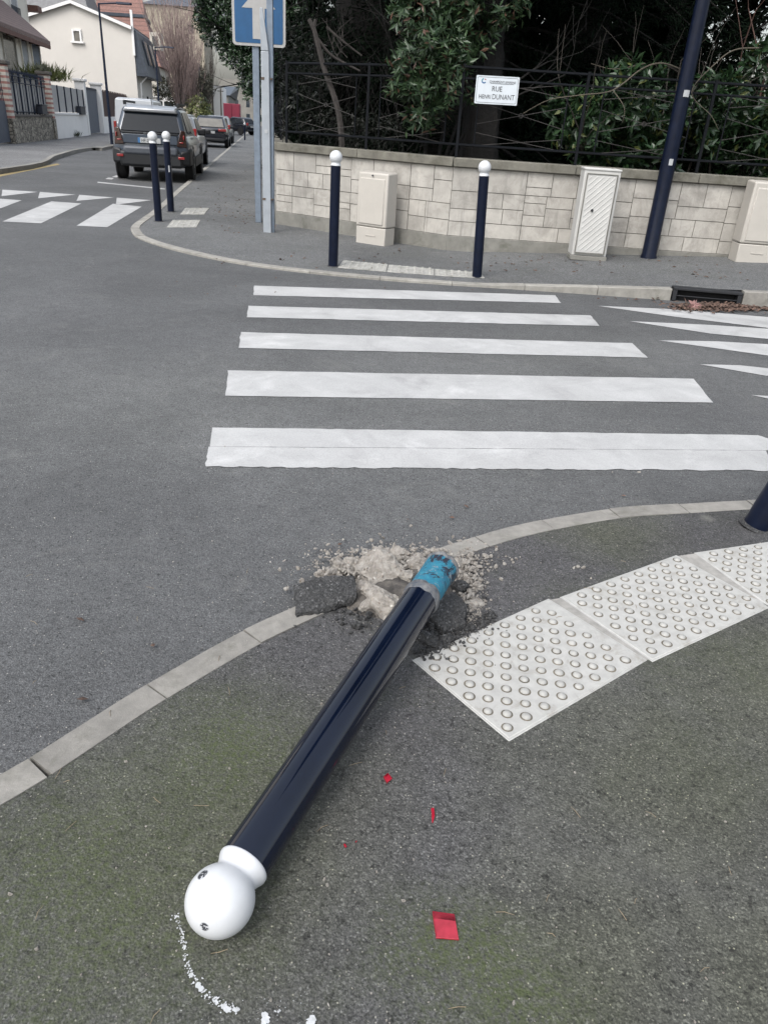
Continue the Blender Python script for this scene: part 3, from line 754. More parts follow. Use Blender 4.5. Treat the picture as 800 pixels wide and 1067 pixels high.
for q, (lab, px, py, z, sz) in enumerate((
    ('little concrete lump at the far left tip of the pile', 334, 598, .015, (.022, .018, .014)), ('little concrete lump above the asphalt slab', 346, 597, .03, (.026, .02, .02)),
    ('little concrete lump left of the biggest lump', 366, 587, .035, (.03, .024, .024)), ('little concrete lump between slab and wedged lump', 381, 632, .03, (.03, .026, .022)),
    ('little concrete lump on top between the two big lumps', 385, 612, .06, (.028, .022, .02)), ('little concrete lump behind the biggest lump', 415, 577, .03, (.034, .026, .026)),
    ('little concrete lump touching the left of the sleeve', 424, 601, .07, (.026, .022, .02)), ('little concrete lump right of the round asphalt slab', 497, 612, .02, (.022, .02, .016)),
    ('little concrete lump nearest the tactile tile top corner', 499, 642, .01, (.018, .015, .012)))):
    chunk('concrete_lump', lab, 'rubble', px, py, z + .006, tuple(v * 1.45 for v in sz), M['lump'], 60 + q, .5, gc, sub=4)
ga = 'torn asphalt pieces in the rubble'
def slab(name, label, corners, zs, th, seed):
    rr = random.Random(seed); P = [G(x, y, z) for (x, y), z in zip(corners, zs)]
    t = []
    for i, p in enumerate(P):
        q = P[(i + 1) % len(P)]; n = 7
        for k in range(n): t.append(p.lerp(q, k / n) + Vector((rr.uniform(-1, 1), rr.uniform(-1, 1), rr.uniform(-.5, .5))) * .004)
    c = sum(t, Vector()) / len(t); n = len(t); mb = MB()
    top2 = [c + (p - c) * .94 + Vector((0, 0, .004)) for p in t]
    low = [c + (p - c) * (1.0 + rr.uniform(-.06, .02)) - Vector((rr.uniform(-.004, .004), rr.uniform(-.002, .008), th + rr.uniform(0, .008))) for p in t]
    vs = top2 + t + low + [c + Vector((0, 0, .006)), c - Vector((0, 0, th))]
    fs = [(i, (i+1)%n, 3*n) for i in range(n)] + [(n+i, n+(i+1)%n, (i+1)%n, i) for i in range(n)] + [(2*n+i, 2*n+(i+1)%n, n+(i+1)%n, n+i) for i in range(n)] + [(2*n+(i+1)%n, 2*n+i, 3*n+1) for i in range(n)]
    mb.add(vs, fs); loc = c - Vector((0, 0, th)); o = mb.build(name, M['tarmac'], loc=loc, sharp=40)
    return tag(o, label, 'rubble', ga)
slab('asphalt_slab', 'flat dark asphalt slab tipped up on the left of the pile', [(306,610),(340,600),(369,600),(371,622),(340,634),(309,640)], [.075,.09,.095,.065,.045,.042], .016, 3)
slab('asphalt_slab', 'rounded dark asphalt slab under the right side of the root', [(452,622),(474,617),(487,632),(484,650),(462,657),(449,642)], [.075,.08,.07,.05,.045,.06], .04, 5)
k = 0
for lab, px, py, z, s in (('dark asphalt lump under the shaft beside the broken tile', 447, 664, .02, (.045, .03, .025)), ('small asphalt lump below the left slab', 384, 641, .02, (.022, .016, .014)),
                          ('crumbled asphalt lump left of the shaft foot', 372, 651, .015, (.03, .02, .014)), ('asphalt lump tucked behind the right slab', 480, 610, .035, (.04, .03, .03)),
                          ('flat asphalt crumb at the tile corner', 432, 676, .012, (.035, .02, .014)), ('asphalt lump between shaft and round slab', 437, 646, .03, (.03, .035, .03)),
                          ('asphalt lump on the torn tile edge', 466, 664, .014, (.03, .02, .016))):
    k += 1; chunk('asphalt_lump', lab, 'rubble', px, py, ZN + z, s, M['tarmac'], 30 + k, .4, ga, sub=4)
# rubble bed: crumbs nobody could count
rr = random.Random(11); V = []; F = []
bm0 = bmesh.new(); bmesh.ops.create_icosphere(bm0, subdivisions=1, radius=1); iv = [v.co.copy() for v in bm0.verts]; ifc = [[v.index for v in f.verts] for f in bm0.faces]; bm0.free()
def crumb(V, F, c, r, rr):
    o = len(V); E = Matrix.Rotation(rr.uniform(0, 6), 3, Vector((rr.uniform(-1, 1), rr.uniform(-1, 1), 1)).normalized())
    sc = Vector((rr.uniform(.7, 1.3), rr.uniform(.6, 1.1), rr.uniform(.45, .9)))
    for v in iv: V.append(tuple(c + E @ Vector((v.x * sc.x, v.y * sc.y, v.z * sc.z)) * r * rr.uniform(.62, 1.3)))
    F += [[i + o for i in f] for f in ifc]
def scatter(n, cx, cy, sx, sy, zf, r0, r1, V, F):
    for _ in range(n):
        px, py = rr.gauss(cx, sx), rr.gauss(cy, sy); p = G(px, py, 0); r = r0 * (r1 / r0) ** (rr.random() ** 2.2)
        e = math.exp(-((px - cx) / sx)**2 / 2 - ((py - cy) / sy)**2 / 2)
        crumb(V, F, Vector((p.x, p.y, zf * e * rr.random() + .0 + r * .4 + (ZN if True else 0))), r, rr)
Vc, Fc = [], []
scatter(1500, 395, 605, 34, 15, .04, .002, .015, Vc, Fc)
scatter(800, 485, 610, 10, 17, .03, .002, .012, Vc, Fc)
scatter(700, 440, 590, 36, 8, .03, .002, .013, Vc, Fc)
scatter(260, 352, 593, 20, 10, .01, .0015, .009, Vc, Fc)
scatter(180, 400, 622, 50, 28, .0, .001, .004, Vc, Fc); scatter(500, 490, 640, 10, 14, .01, .0015, .006, Vc, Fc)
tag(np_mesh('rubble_gravel', Vc, Fc, M['conc']), 'pale gravel and concrete crumbs spilled round the bollard hole', 'gravel', kind='stuff')
Vc, Fc = [], []
scatter(380, 440, 662, 22, 9, .02, .002, .013, Vc, Fc); scatter(220, 375, 646, 22, 10, .01, .002, .011, Vc, Fc); scatter(150, 470, 650, 22, 12, .02, .002, .011, Vc, Fc)
scatter(90, 420, 690, 60, 40, 0, .001, .004, Vc, Fc); scatter(420, 474, 658, 17, 8, .012, .001, .006, Vc, Fc); scatter(260, 450, 676, 12, 7, .008, .001, .005, Vc, Fc)
for _ in range(330):
    t_ = rr.random(); q_ = abs(rr.gauss(0, 6)); px, py = 438 + 72 * t_ + q_ * .55 + rr.gauss(0, 2), 682 - 43 * t_ + q_ * .8 + rr.gauss(0, 2); p = G(px, py, ZN); r = .0018 + .009 * rr.random() ** 3
    crumb(Vc, Fc, Vector((p.x, p.y, ZN + .0045 + r * .25)), r, rr)
tag(np_mesh('asphalt_crumbs', Vc, Fc, M['tarmac']), 'dark asphalt crumbs torn up beside the tactile tile', 'gravel', kind='stuff')
# mound of broken bedding under the pieces
mb = MB(); nu, nv = 60, 44; cx, cy = G(425, 622, 0).x, G(425, 622, 0).y; vs = []
for i in range(nu + 1):
    for j in range(nv + 1):
        x = -.36 + .72 * i / nu; y = -.36 + .72 * j / nv; a = (x * .85 + y * .5); b_ = (-x * .5 + y * .85)
        h = .045 * math.exp(-(a / .20)**2 - (b_ / .12)**2) + .012 * math.exp(-(x/.25)**2 - (y/.22)**2) * (.5 + mnoise.fractal(Vector((x * 9, y * 9, 1)), 1, 2, 4)) - .006
        h += .012 * mnoise.noise(Vector((x * 40, y * 40, 3))) * math.exp(-(a / .22)**2 - (b_ / .16)**2)
        vs.append((cx + x, cy + y, ZN + h - .02 * max(0, (a / .21)**2 + (b_ / .13)**2 - 1)))
mb.add(vs, [(i*(nv+1)+j, (i+1)*(nv+1)+j, (i+1)*(nv+1)+j+1, i*(nv+1)+j+1) for i in range(nu) for j in range(nv)])
M['bed'] = pm('broken_bedding', (.12, .108, .095), .95, .45, 25, .9, 90, .010, dirt=(.035, .033, .032), dirtscale=9, dirtlo=.42)  # bedding colour darkened to paint shaded gaps between the lumps
tag(mb.build('rubble_bed', M['bed'], sharp=70), 'broken bedding under the rubble', 'rubble', kind='stuff')
# little stones lying about on road and pavement
Vc, Fc = [], []
for _ in range(420):
    px, py = rr.uniform(-60, 860), rr.uniform(430, 1080); p = G(px, py, 0)
    crumb(Vc, Fc, Vector((p.x, p.y, ZN + .001)), rr.uniform(.0012, .0032) * (1 if rr.random() < .93 else 1.9), rr)
for px, py, r in ((427,554,.011),(318,573,.006),(322,580,.005),(326,592,.006),(600,597,.012),(606,598,.010),(596,598,.008),(664,497,.008),(338,924,.006),(341,930,.005),(420,578,.006)):
    p = G(px, py, 0); crumb(Vc, Fc, Vector((p.x, p.y, ZN + r * .3)), r, rr)
tag(np_mesh('loose_grit', Vc, Fc, M['conc']), 'pale grit strewn over the asphalt', 'gravel', kind='stuff')

mb = MB()
for _ in range(46):
    px, py = rr.uniform(20, 790), rr.uniform(560, 1060); p = G(px, py, ZN + .004); a = rr.uniform(0, 2 * PI); l = rr.uniform(.012, .04); d = Vector((math.cos(a), math.sin(a), 0))
    mb.tube([p - d * l / 2, p + Vector((rr.uniform(-.003, .003), rr.uniform(-.003, .003), .002)), p + d * l / 2], [.0008, .0009, .0005], 4)
M['straw'] = pm('straw_twig', (.19, .15, .10), .9, .4, 30)
tag(mb.build('twig_litter', M['straw']), 'thin straw-coloured twigs scattered on the asphalt', 'litter', kind='stuff')
# red lens shards
def shard(label, pts, th, lip=0):
    P = [G(x, y, ZN + .004) for x, y in pts]; c = sum(P, Vector()) / len(P); mb = MB()
    n = len(P); up = Vector((0, 0, th))
    tilt = lambda p, k: p + Vector((0, 0, lip * k))
    vs = [tilt(p, (p.y - c.y) / .03) for p in P]; vs = vs + [v + up for v in vs]
    mb.add(vs, [list(range(n))[::-1], list(range(n, 2*n))] + [(i, (i+1)%n, n+(i+1)%n, n+i) for i in range(n)])
    if n == 4 and lip:                                       # the moulded rim along two edges
        a, b, c2, d = [v for v in vs[4:]]
        mb.plate(a, a + (b - a) * .06, d + (c2 - d) * .06, d, .009); mb.plate(a + (d-a)*.0, b, b + (c2 - b) * .30, a + (d - a) * .30, .004)
    o = mb.build('lens_shard', M['red'], loc=c, bevel=.0008, smooth=False); tag(o, label, 'plastic shard', 'broken red lens shards')
shard('biggest red lens shard, a square plate on the lower pavement', [(450,951.5),(473,954.5),(478,979),(454,977)], .004, .004)
shard('small diamond-shaped red shard nearest the bollard shaft', [(399.5,810),(404,806.5),(408.5,812),(403,816)], .004, .002)
shard('thin upright sliver of red lens in the middle of the pavement', [(448.8,843),(452,842.5),(452.8,851),(451,858),(449.8,857.5)], .004)
shard('tiny red crumb of lens right of the white ball', [(357.6,880.5),(359.5,879.5),(361.4,882.5),(359.8,884)], .003)
shard('faint red splinter just beside the tiny crumb', [(370,877.5),(371.5,876),(372.2,876.6),(370.5,878.4)], .002)
# scraped paint arc
mb = MB(); rr = random.Random(5)
arc = [(183,952),(186,962),(190,975),(192,988),(194,1000),(198,1012),(205,1023),(213,1033),(222,1042),(234,1050),(246,1052)]
ac = catmull([(x, y, 0) for x, y in arc], 10)
def blot(mb, px, py, r, el=1, ang=0):
    blot.z = getattr(blot, 'z', 0) + 6e-6; c = G(px, py, ZN + .002 + blot.z); n = 12; vs = [tuple(c)]
    for i in range(n):
        a = 2 * PI * i / n; q = r * rr.uniform(.5, 1.35); x, y = q * math.cos(a) * el, q * math.sin(a)
        vs.append((c.x + x * math.cos(ang) - y * math.sin(ang), c.y + x * math.sin(ang) + y * math.cos(ang), c.z))
    mb.add(vs, [(0, 1 + i, 1 + (i + 1) % n) for i in range(n)])
for p in ac:
    for _ in range(4):
        if rr.random() < .55: blot(mb, p.x + rr.gauss(0, 1.6), p.y + rr.gauss(0, 2.6), rr.uniform(.0006, .0022))
for x, y, r in ((207,1027,.005),(209,1030,.004),(234,1049,.006),(237,1052,.005),(246,1052,.004),(276,1058,.006),(278,1062,.007),(275,1066,.006),(325,1062,.008),(324,1067,.008),(291,1052,.0022),(287,1053,.0015),(199,1016,.004),(226,1044,.004)):
    for _ in range(2): blot(mb, x + rr.gauss(0, .8), y + rr.gauss(0, .8), r)
for _ in range(40): blot(mb, rr.uniform(180, 330), rr.uniform(1030, 1066), rr.uniform(.0004, .001))
o = mb.build('paint_scrape', M['chalk'], smooth=False); tag(o, 'broken arc of scraped white paint on the asphalt below the fallen ball', 'paint mark')

# ------------------------------------------------------------------ garden wall
WT, PLZ = 1.09, .22                                # underside of the coping, top of the plinth
A2 = A + Vector((-.175, 1, 0)).normalized() * 30   # the wall runs back along the side street
wall = thing('garden_wall', 'low cream stone garden wall with grey coping bent round the corner', 'wall', (B.x, B.y, 0))
runs = [(A2, A), (A, B), (B, Cc)]
off = lambda a, b: Vector(((b - a).y, -(b - a).x, 0)).normalized()    # towards the street
def wallbox(mb, a, b, s0, s1, d0, d1, z0, z1):
    u = (b - a).normalized(); nrm = off(a, b)
    pts = [a + u*s0 + nrm*d1, a + u*s1 + nrm*d1, a + u*s1 + nrm*d0, a + u*s0 + nrm*d0]
    mb.hexa([(p.x, p.y, z0) for p in pts], [(p.x, p.y, z1) for p in pts])
def wallstrip(mb, line, d0, d1, z0, z1, cuts=0):   # mitred strip along the bent wall
    n = len(line); mit = []
    for i, p in enumerate(line):
        ns = []
        if i > 0: ns.append(off(line[i-1], p))
        if i < n - 1: ns.append(off(p, line[i+1]))
        m_ = sum(ns, Vector()); m_ = m_ / m_.length; mit.append(m_ / m_.dot(ns[0]))
    for i in range(n - 1):
        a, b = line[i], line[i+1]
        mb.hexa([a + mit[i]*d1 + Vector((0,0,z0)), b + mit[i+1]*d1 + Vector((0,0,z0)), b + mit[i+1]*d0 + Vector((0,0,z0)), a + mit[i]*d0 + Vector((0,0,z0))],
                [a + mit[i]*d1 + Vector((0,0,z1)), b + mit[i+1]*d1 + Vector((0,0,z1)), b + mit[i+1]*d0 + Vector((0,0,z1)), a + mit[i]*d0 + Vector((0,0,z1))])
line = [A2, A, B, Cc]
mb = MB(); wallstrip(mb, line, -.22, -.012, -.1, WT); mb.build('mortar_core', M['wallmortar'], wall, loc=wall.location, smooth=False)
mb = MB(); wallstrip(mb, line, -.013, .012, -.1, PLZ); mb.build('plinth', M['plinth'], wall, loc=wall.location, bevel=.006)
mb = MB(); rr = random.Random(21)
def split(u0, u1, z0, z1, out):
    w, h = u1 - u0, z1 - z0
    if w > .78 or (w > .55 and rr.random() < .6):
        k = u0 + w * rr.uniform(.36, .64); split(u0, k, z0, z1, out); split(k, u1, z0, z1, out)
    elif h > .36 or (h > .22 and w < .5 and rr.random() < .25):
        k = z0 + h * rr.choice((.36, .42, .5, .62)); split(u0, u1, z0, k, out); split(u0, u1, k, z1, out)
    elif w > .22 and h > .3 and rr.random() < .7:
        k = u0 + w * rr.choice((.3, .7)); split(u0, k, z0, z1, out); split(k, u1, z0, z1, out)
    else: out.append((u0, u1, z0, z1))
for a, b in runs:
    Ln = (b - a).length; out = []; u0 = 0
    while u0 < Ln - .01:
        u1 = min(Ln, u0 + rr.uniform(.9, 1.5))
        if Ln - u1 < .4: u1 = Ln
        zz = [PLZ, PLZ + rr.choice((.19, .2, .4)), PLZ + .41 + rr.choice((0, .17, .2)), WT]
        for z0, z1 in zip(zz, zz[1:]): split(u0, u1, z0, z1, out)
        u0 = u1
    for u0, u1, z0, z1 in out:
        g = .0045; wallbox(mb, a, b, u0 + g, u1 - g, -.02, rr.uniform(-.0035, .0035), z0 + g, z1 - g)
mb.build('facing_stones', M['stone'], wall, loc=wall.location, bevel=.004, smooth=False)
mb = MB()
for i, (a, b) in enumerate(runs):
    Ln = (b - a).length; k = max(1, round(Ln / 1.6))
    for q in range(k):
        s0, s1 = Ln * q / k, Ln * (q + 1) / k
        e0 = 0 if q else (.02 if i else 0); e1 = .003
        u = (b - a).normalized(); nrm = off(a, b)
        # inner edge is cut back at the bends so that neighbouring stones never overlap
        c0 = s0 + .002; c1 = s1 - .002
        pts = [a + u*(c0 - (.025*.5 if (q == 0 and i) else 0)) + nrm*.05, a + u*(c1 + (.0125 if (q == k-1 and i < 2) else 0)) + nrm*.05,
               a + u*(c1 - (.12 if (q == k-1 and i < 2) else 0)) - nrm*.27, a + u*(c0 + (.12 if (q == 0 and i) else 0)) - nrm*.27]
        dz = rr.uniform(-.003, .003)
        mb.hexa([(p.x, p.y, WT + .002) for p in pts], [(p.x, p.y, WT + .118 + dz) for p in pts])
mb.build('coping', M['coping'], wall, loc=wall.location, bevel=.012)

# iron fence on the wall
fence = thing('iron_fence', 'black iron garden fence of crossed thin bars standing on the stone wall', 'fence', (B.x, B.y, WT))
def along(a, b, s, z, d=-.11): u = (b - a).normalized(); p = a + u * s + off(a, b) * d; return Vector((p.x, p.y, z))
La, Lb = (B - A).length, (Cc - B).length
posts = [(0, along(A, B, .12, 0)), (0, along(A, B, .12 + (La - .16) / 2, 0)), (0, along(A, B, La - .04, 0))]
for k in range(1, 7): posts.append((1, along(B, Cc, 1.62 * k, 0)))
side_posts = [along(A2, A, 30 - 1.6 * k, 0) for k in range(1, 8)]
ZT, Z2, ZB = 2.26, 2.13, 1.36
def bar(mb, a, b, r): mb.tube([a, b], r, 6)
allp = side_posts[::-1] + [p for _, p in posts]
for i, p in enumerate(allp):
    mb = MB(); mb.box((p.x, p.y, (WT + .1 + ZT + .03) / 2), (.035, .035, ZT + .03 - WT - .1)); mb.build('post', M['iron'], fence, loc=fence.location)
for i, (p, q) in enumerate(zip(allp, allp[1:])):
    mb = MB(); z = Vector((0, 0, 1)); u = (q - p).normalized()
    for zz, r in ((ZT, .016), (Z2, .014), (ZB, .016)): bar(mb, p + z*zz, q + z*zz, r)
    Lp = (q - p).length; a, b = p + u * Lp * .14, p + u * Lp * .86
    for e in (a, b): bar(mb, e + z*ZB, e + z*Z2, .010)
    mb.build('lattice_panel', M['iron'], fence, loc=fence.location); mb = MB()
    h = (Z2 - ZB) / 3; mid = (a + b) / 2
    for k in range(3):
        z0, z1 = ZB + h * k, ZB + h * (k + 1); zm = (z0 + z1) / 2
        if k == 1:
            mb.tube([mid + z*zm + (u * math.cos(t) + z * math.sin(t)) * .025 for t in [2*PI*j/12 for j in range(13)]], .005, 5)
        for e0, e1 in (((a, z0 + .12 * (k - 1)), (b, z1 + .12 * (k - 1))), ((a, z1 + .1 * (k - 1)), (b, z0 + .1 * (k - 1)))):
            bar(mb, e0[0] + z*max(ZB, min(Z2, e0[1])), e1[0] + z*max(ZB, min(Z2, e1[1])), .0045)
    mb.build('cross_bars', M['iron_rust'], fence, loc=fence.location)

# street name plate on the fence
def text_mesh(body, size, ext=.001, align='CENTER'):
    cu = bpy.data.curves.new('text', 'FONT'); cu.body = body; cu.size = size; cu.extrude = ext; cu.align_x = align; cu.resolution_u = 3
    o = bpy.data.objects.new('text', cu); C.objects.link(o)
    me = bpy.data.meshes.new_from_object(o.evaluated_get(bpy.context.evaluated_depsgraph_get()))
    bpy.data.objects.remove(o); bpy.data.curves.remove(cu); return me
def place_text(name, body, size, mat, parent, M4, sx=1, bold=0):
    me = text_mesh(body, size); me.transform(M4 @ Matrix.Diagonal((sx, 1, 1, 1))); me.materials.clear(); me.materials.append(mat); me.name = name
    o = bpy.data.objects.new(name, me); C.objects.link(o); o.parent = parent; return o
pc = (AT(498, 79, 10.93) + AT(537, 109, 10.93)) / 2
ns = thing('street_name_sign', 'white street name plate reading RUE HENRI DUNANT on the black fence', 'street sign', (pc.x, 10.955, pc.z))
ns.rotation_euler = (0, math.radians(-.5), 0)
W_, H_ = .545, .315
mb = MB()
def rrect(w, h, r, n=5):
    out = []
    for cx, cy, a0 in ((w/2-r, h/2-r, 0), (-w/2+r, h/2-r, 90), (-w/2+r, -h/2+r, 180), (w/2-r, -h/2+r, 270)):
        for i in range(n + 1):
            a = math.radians(a0 + 90 * i / n); out.append((cx + r * math.cos(a), cy + r * math.sin(a)))
    return out
FR = Matrix(((1, 0, 0, 0), (0, 0, -1, 0), (0, 1, 0, 0), (0, 0, 0, 1)))      # xy drawing -> xz, facing the street (-y)
def panel2d(pts, y0, y1):
    mb = MB(); n = len(pts); vs = [(x, y0, z) for x, z in pts] + [(x, y1, z) for x, z in pts]
    mb.add(vs, [list(range(n)), list(range(n, 2*n))[::-1]] + [((i+1)%n, i, n+i, n+(i+1)%n) for i in range(n)]); return mb
def ring2d(o, i, y0, y1):
    mb = MB(); n = len(o); vs = [(x, y0, z) for x, z in o + i] + [(x, y1, z) for x, z in o + i]
    fs = []
    for k in range(n):
        j = (k + 1) % n; fs += [(k, j, n+j, n+k), (2*n+k, 3*n+k, 3*n+j, 2*n+j), (j, k, 2*n+k, 2*n+j), (n+k, n+j, 3*n+j, 3*n+k)]
    mb.add(vs, fs); return mb
panel2d(rrect(W_, H_, .012), 0, .012).build('enamel_plate', M['plate_white'], ns, sharp=20)
ring2d(rrect(W_ - .03, H_ - .03, .02), rrect(W_ - .037, H_ - .037, .017), -.0015, .001).build('border_line', M['ink'], ns, smooth=False)
def T(x, z): return Matrix.Translation((x, -.0015, z)) @ FR
place_text('lettering', 'RUE', .082, M['ink'], ns, T(.0, -.012), .9)
me_lab = place_text('lettering', 'HENRI', .066, M['ink'], ns, T(-.145, -.098), .83)
place_text('lettering', 'DUNANT', .084, M['ink'], ns, T(.09, -.10), .80)
place_text('lettering', 'CHAMPIGNY S/MARNE', .036, M['ink'], ns, T(.062, .082), .92)
mb = MB(); mb.box((.06, -.001, .074), (.30, .002, .004)); mb.build('rule_line', M['ink'], ns)
for nm, a0, a1 in (('ink_blue', 190, 330), ('ink_teal', 100, 185), ('ink_red', 20, 75)):
    oo = [(-.175 + r * math.cos(math.radians(a)), .098 + r * math.sin(math.radians(a))) for r, ang in ((.030, range(a0, a1 + 1, 14)), (.017, range(a1, a0 - 1, -14))) for a in ang]
    panel2d(oo, -.0018, .001).build('logo', M[nm], ns, smooth=False)

# ------------------------------------------------------------------ cabinets
def basept(px, py): 
    z = 0.02
    for _ in range(4): p = G(px, py, z); z = zfar(p.x, p.y)
    return Vector((p.x, p.y, z - .004))
def cabinet(kind, label, loc, rz, w, d, h):
    t = thing('utility_cabinet', label, 'utility box', loc, rz, 'utility cabinets along the garden wall')
    mat = M['cab'] if kind == 'plain' else M['cab_white']
    if kind == 'plain':
        mb = MB(); mb.box((0, d/2, .11), (w * .97, d * .95, .22 + .02)); mb.build('base', mat, t, bevel=.012)
        mb = MB(); mb.hexa([(-w/2, 0, .235), (w/2, 0, .235), (w/2, d, .235), (-w/2, d, .235)], [(-w/2 + .008, .012, h), (w/2 - .008, .012, h), (w/2 - .008, d, h + .012), (-w/2 + .008, d, h + .012)])
        mb.build('body', mat, t, bevel=.022, seg=3)
        mb = MB(); mb.hexa([(-w/2 + .05, -.012, .27), (w/2 - .05, -.012, .27), (w/2 - .05, .05, .27), (-w/2 + .05, .05, .27)], [(-w/2 + .055, .0, h - .07), (w/2 - .055, .0, h - .07), (w/2 - .055, .05, h - .07), (-w/2 + .055, .05, h - .07)])
        dr_ = mb.build('door', mat, t, bevel=.012, seg=3)
        mb = MB(); mb.lathe([(.012, 0), (.012, .01)], 12, Matrix.Translation((.0, -.001, h - .035)) @ Matrix.Rotation(PI/2, 4, 'X')); mb.build('lock', M['ink'], dr_)
        mb = MB(); mb.box((0, -.004 + d*.025, .12), (.16, .006, .012)); mb.build('vent_slot', M['cab'], t)
    else:
        mb = MB(); mb.box((0, d/2, .03), (w + .02, d + .02, .06)); mb.build('base', M['plinth'], t, bevel=.008)
        mb = MB(); mb.box((0, d/2 + .012, .06 + (h - .06)/2), (w, d, h - .06)); mb.build('body', mat, t, bevel=.012, seg=3)
        mb = MB(); mb.box((0, d/2 + .008, h + .0), (w + .014, d + .014, .03)); mb.build('lid', mat, t, bevel=.01, seg=2)
        mb = MB(); ww, z0, z1 = w - .09, .10, h - .06; mb.box((0, .004, (z0 + z1)/2), (ww, .018, z1 - z0))
        dr_ = mb.build('door', mat, t, bevel=.004)
        rb = MB(); px0, px1, pz0, pz1 = -ww/2 + .02, ww/2 - .02, z0 + .025, z1 - .025
        k = pz0 - (px1 - px0)
        while k < pz1:                                    # moulded ribs rising at 45 degrees, clipped to the door
            xs, xe = px0, px1; za, zb = k, k + (px1 - px0)
            if za < pz0: xs += pz0 - za; za = pz0
            if zb > pz1: xe -= zb - pz1; zb = pz1
            if xe - xs > .03:
                q = .011; rb.hexa([(xs, -.005, za - q), (xe, -.005, zb - q), (xe, -.005, zb + q), (xs, -.005, za + q)], [(xs, -.0095, za - q*.5), (xe, -.0095, zb - q*.5), (xe, -.0095, zb + q*.5), (xs, -.0095, za + q*.5)])
            k += .074
        rb.build('ribs', mat, dr_, smooth=False)
        mb = MB(); mb.lathe([(.018, 0), (.014, .014), (.004, .016)], 14, Matrix.Translation((-.06, -.016, .62)) @ Matrix.Rotation(PI/2, 4, 'X')); mb.build('lock', M['drain'], dr_)
        fr = MB()
        for x in (-ww/2 - .008, ww/2 + .008): fr.box((x, -.002, (z0+z1)/2), (.008, .024, z1 - z0 + .024))
        for z in (z0 - .008, z1 + .008): fr.box((0, -.0025, z), (ww + .007, .023, .008))
        fr.build('door_frame', M['plinth'], t)
    return t
wn = off(A, B); ang1 = math.atan2(-wn.x, wn.y) + PI     # the box front looks along -y in its own frame
u1 = (B - A).normalized()
p1 = basept(385, 254.5); cabinet('plain', 'beige utility box between the two bollards, narrower door and side vent', p1, math.atan2(u1.y, u1.x) + math.radians(2), .50, .27, .93)
p2 = basept(612, 271.5); cabinet('ribbed', 'taller offwhite utility box with diagonal ribs on its door', p2, math.radians(-2), .455, .30, 1.10)
p3 = basept(781, 273.5); cabinet('plain', 'beige utility box cut by the photo edge, right of the lamp post', p3 + Vector((.06, 0, 0)), math.radians(-3), .52, .32, .98)

# ------------------------------------------------------------------ street lamps
def lamp(label, loc, h, r0, r1, arm, armdir, mat, n=12, stickers=()):
    t = thing('street_lamp', label, 'street lamp', loc, 0, 'street lamps')
    mb = MB(); mb.lathe([(r0 * 1.12, -.05), (r0 * 1.12, .02), (r0, .05), (r0 * .97, 1.2), (r1, h)], n); mb.build('pole', mat, t, sharp=60 if n > 10 else 20)
    d = Vector(armdir).normalized()
    mb = MB(); mb.tube([(0, 0, h - .03), d * arm * .5 + Vector((0, 0, h)), d * arm + Vector((0, 0, h + .03))], r1 * .8, 8); mb.build('arm', mat, t)
    mb = MB(); e = d * (arm + .22) + Vector((0, 0, h + .03)); s = Vector((-d.y, d.x, 0)); a, b = e - d * .32, e + d * .32
    mb.hexa([a - s*.09 + Vector((0,0,-.05)), a + s*.09 + Vector((0,0,-.05)), b + s*.12 + Vector((0,0,-.05)), b - s*.12 + Vector((0,0,-.05))], [a - s*.06 + Vector((0,0,.05)), a + s*.06 + Vector((0,0,.05)), b + s*.07 + Vector((0,0,.03)), b - s*.07 + Vector((0,0,.03))])
    mb.build('lamp_head', mat, t, bevel=.02)
    for z, a in stickers:
        mb = MB(); r = r0 * .99; mb.lathe([(r, z), (r, z + .075)], 24, cap=False); mb.f = [f for i, f in enumerate(mb.f) if i % 24 in a]; mb.m = [0] * len(mb.f)
        mb.build('sticker', M['sticker'], t)
    return t
pl = basept(675, 269)
pl.y = 10.76; q = sight(675, 269); pl.x = q.x / q.y * 10.76; pl.z = zfar(pl.x, pl.y)
lamp('tall dark navy lamp post against the garden wall, pale stickers on it', pl, 7.2, .098, .055, 1.3, (-.3, -1, 0), M['navy_dull'], 24, ((1.15, (17, 18)), (1.92, (17, 18, 19))))
l1 = G(117, 150, .11)
lamp('dark lamp post before the cream gable, its arm pointing right', l1, 5.35, .065, .04, .9, (1, -.1, 0), M['iron_blue'], 10)
tp = AT(160, 47, 60)
lamp('second dark lamp post, beyond the parked white van', (AT(167, 125, 60).x, 60, .1), AT(161, 47, 60).z - .2, .07, .045, .75, (1, 0, 0), M['iron_blue'], 10)
lamp('farthest thin lamp post before the bare trees', (AT(210, 120, 92).x, 92, .1), AT(209, 66, 92).z - .1, .07, .05, .7, (-1, 0, 0), M['iron_blue'], 8)

# ------------------------------------------------------------------ one-way sign on its posts
pf = basept(280.5, 242); pr = basept(269.5, 232)
sp = thing('sign_post', 'front galvanised post with a pale cover strip, standing before the blue sign', 'post', pf)
mb = MB(); mb.box((.035, .03, 1.75), (.085, .06, 3.5)); mb.build('post_tube', M['galv'], sp, bevel=.008)
zc_ = AT(270, 8, pf.y).z - pf.z
mb = MB()
fw = .125
mb.hexa([(-.082, -.04, -.02), (.040, -.04, -.02), (.040, -.003, -.02), (-.082, -.003, -.02)], [(-.082, -.04, 2.30), (.026, -.04, 2.30), (.026, -.003, 2.30), (-.082, -.003, 2.30)])
mb.build('cover_strip_foot', M['galv_pale'], sp, bevel=.01)
mb = MB(); mb.hexa([(-.082, -.04, 2.302), (.026, -.04, 2.302), (.026, -.003, 2.302), (-.082, -.003, 2.302)], [(-.09, -.035, zc_), (-.05, -.035, zc_), (-.05, -.003, zc_), (-.09, -.003, zc_)])
mb.build('cover_strip_top', M['galv_pale'], sp, bevel=.008)
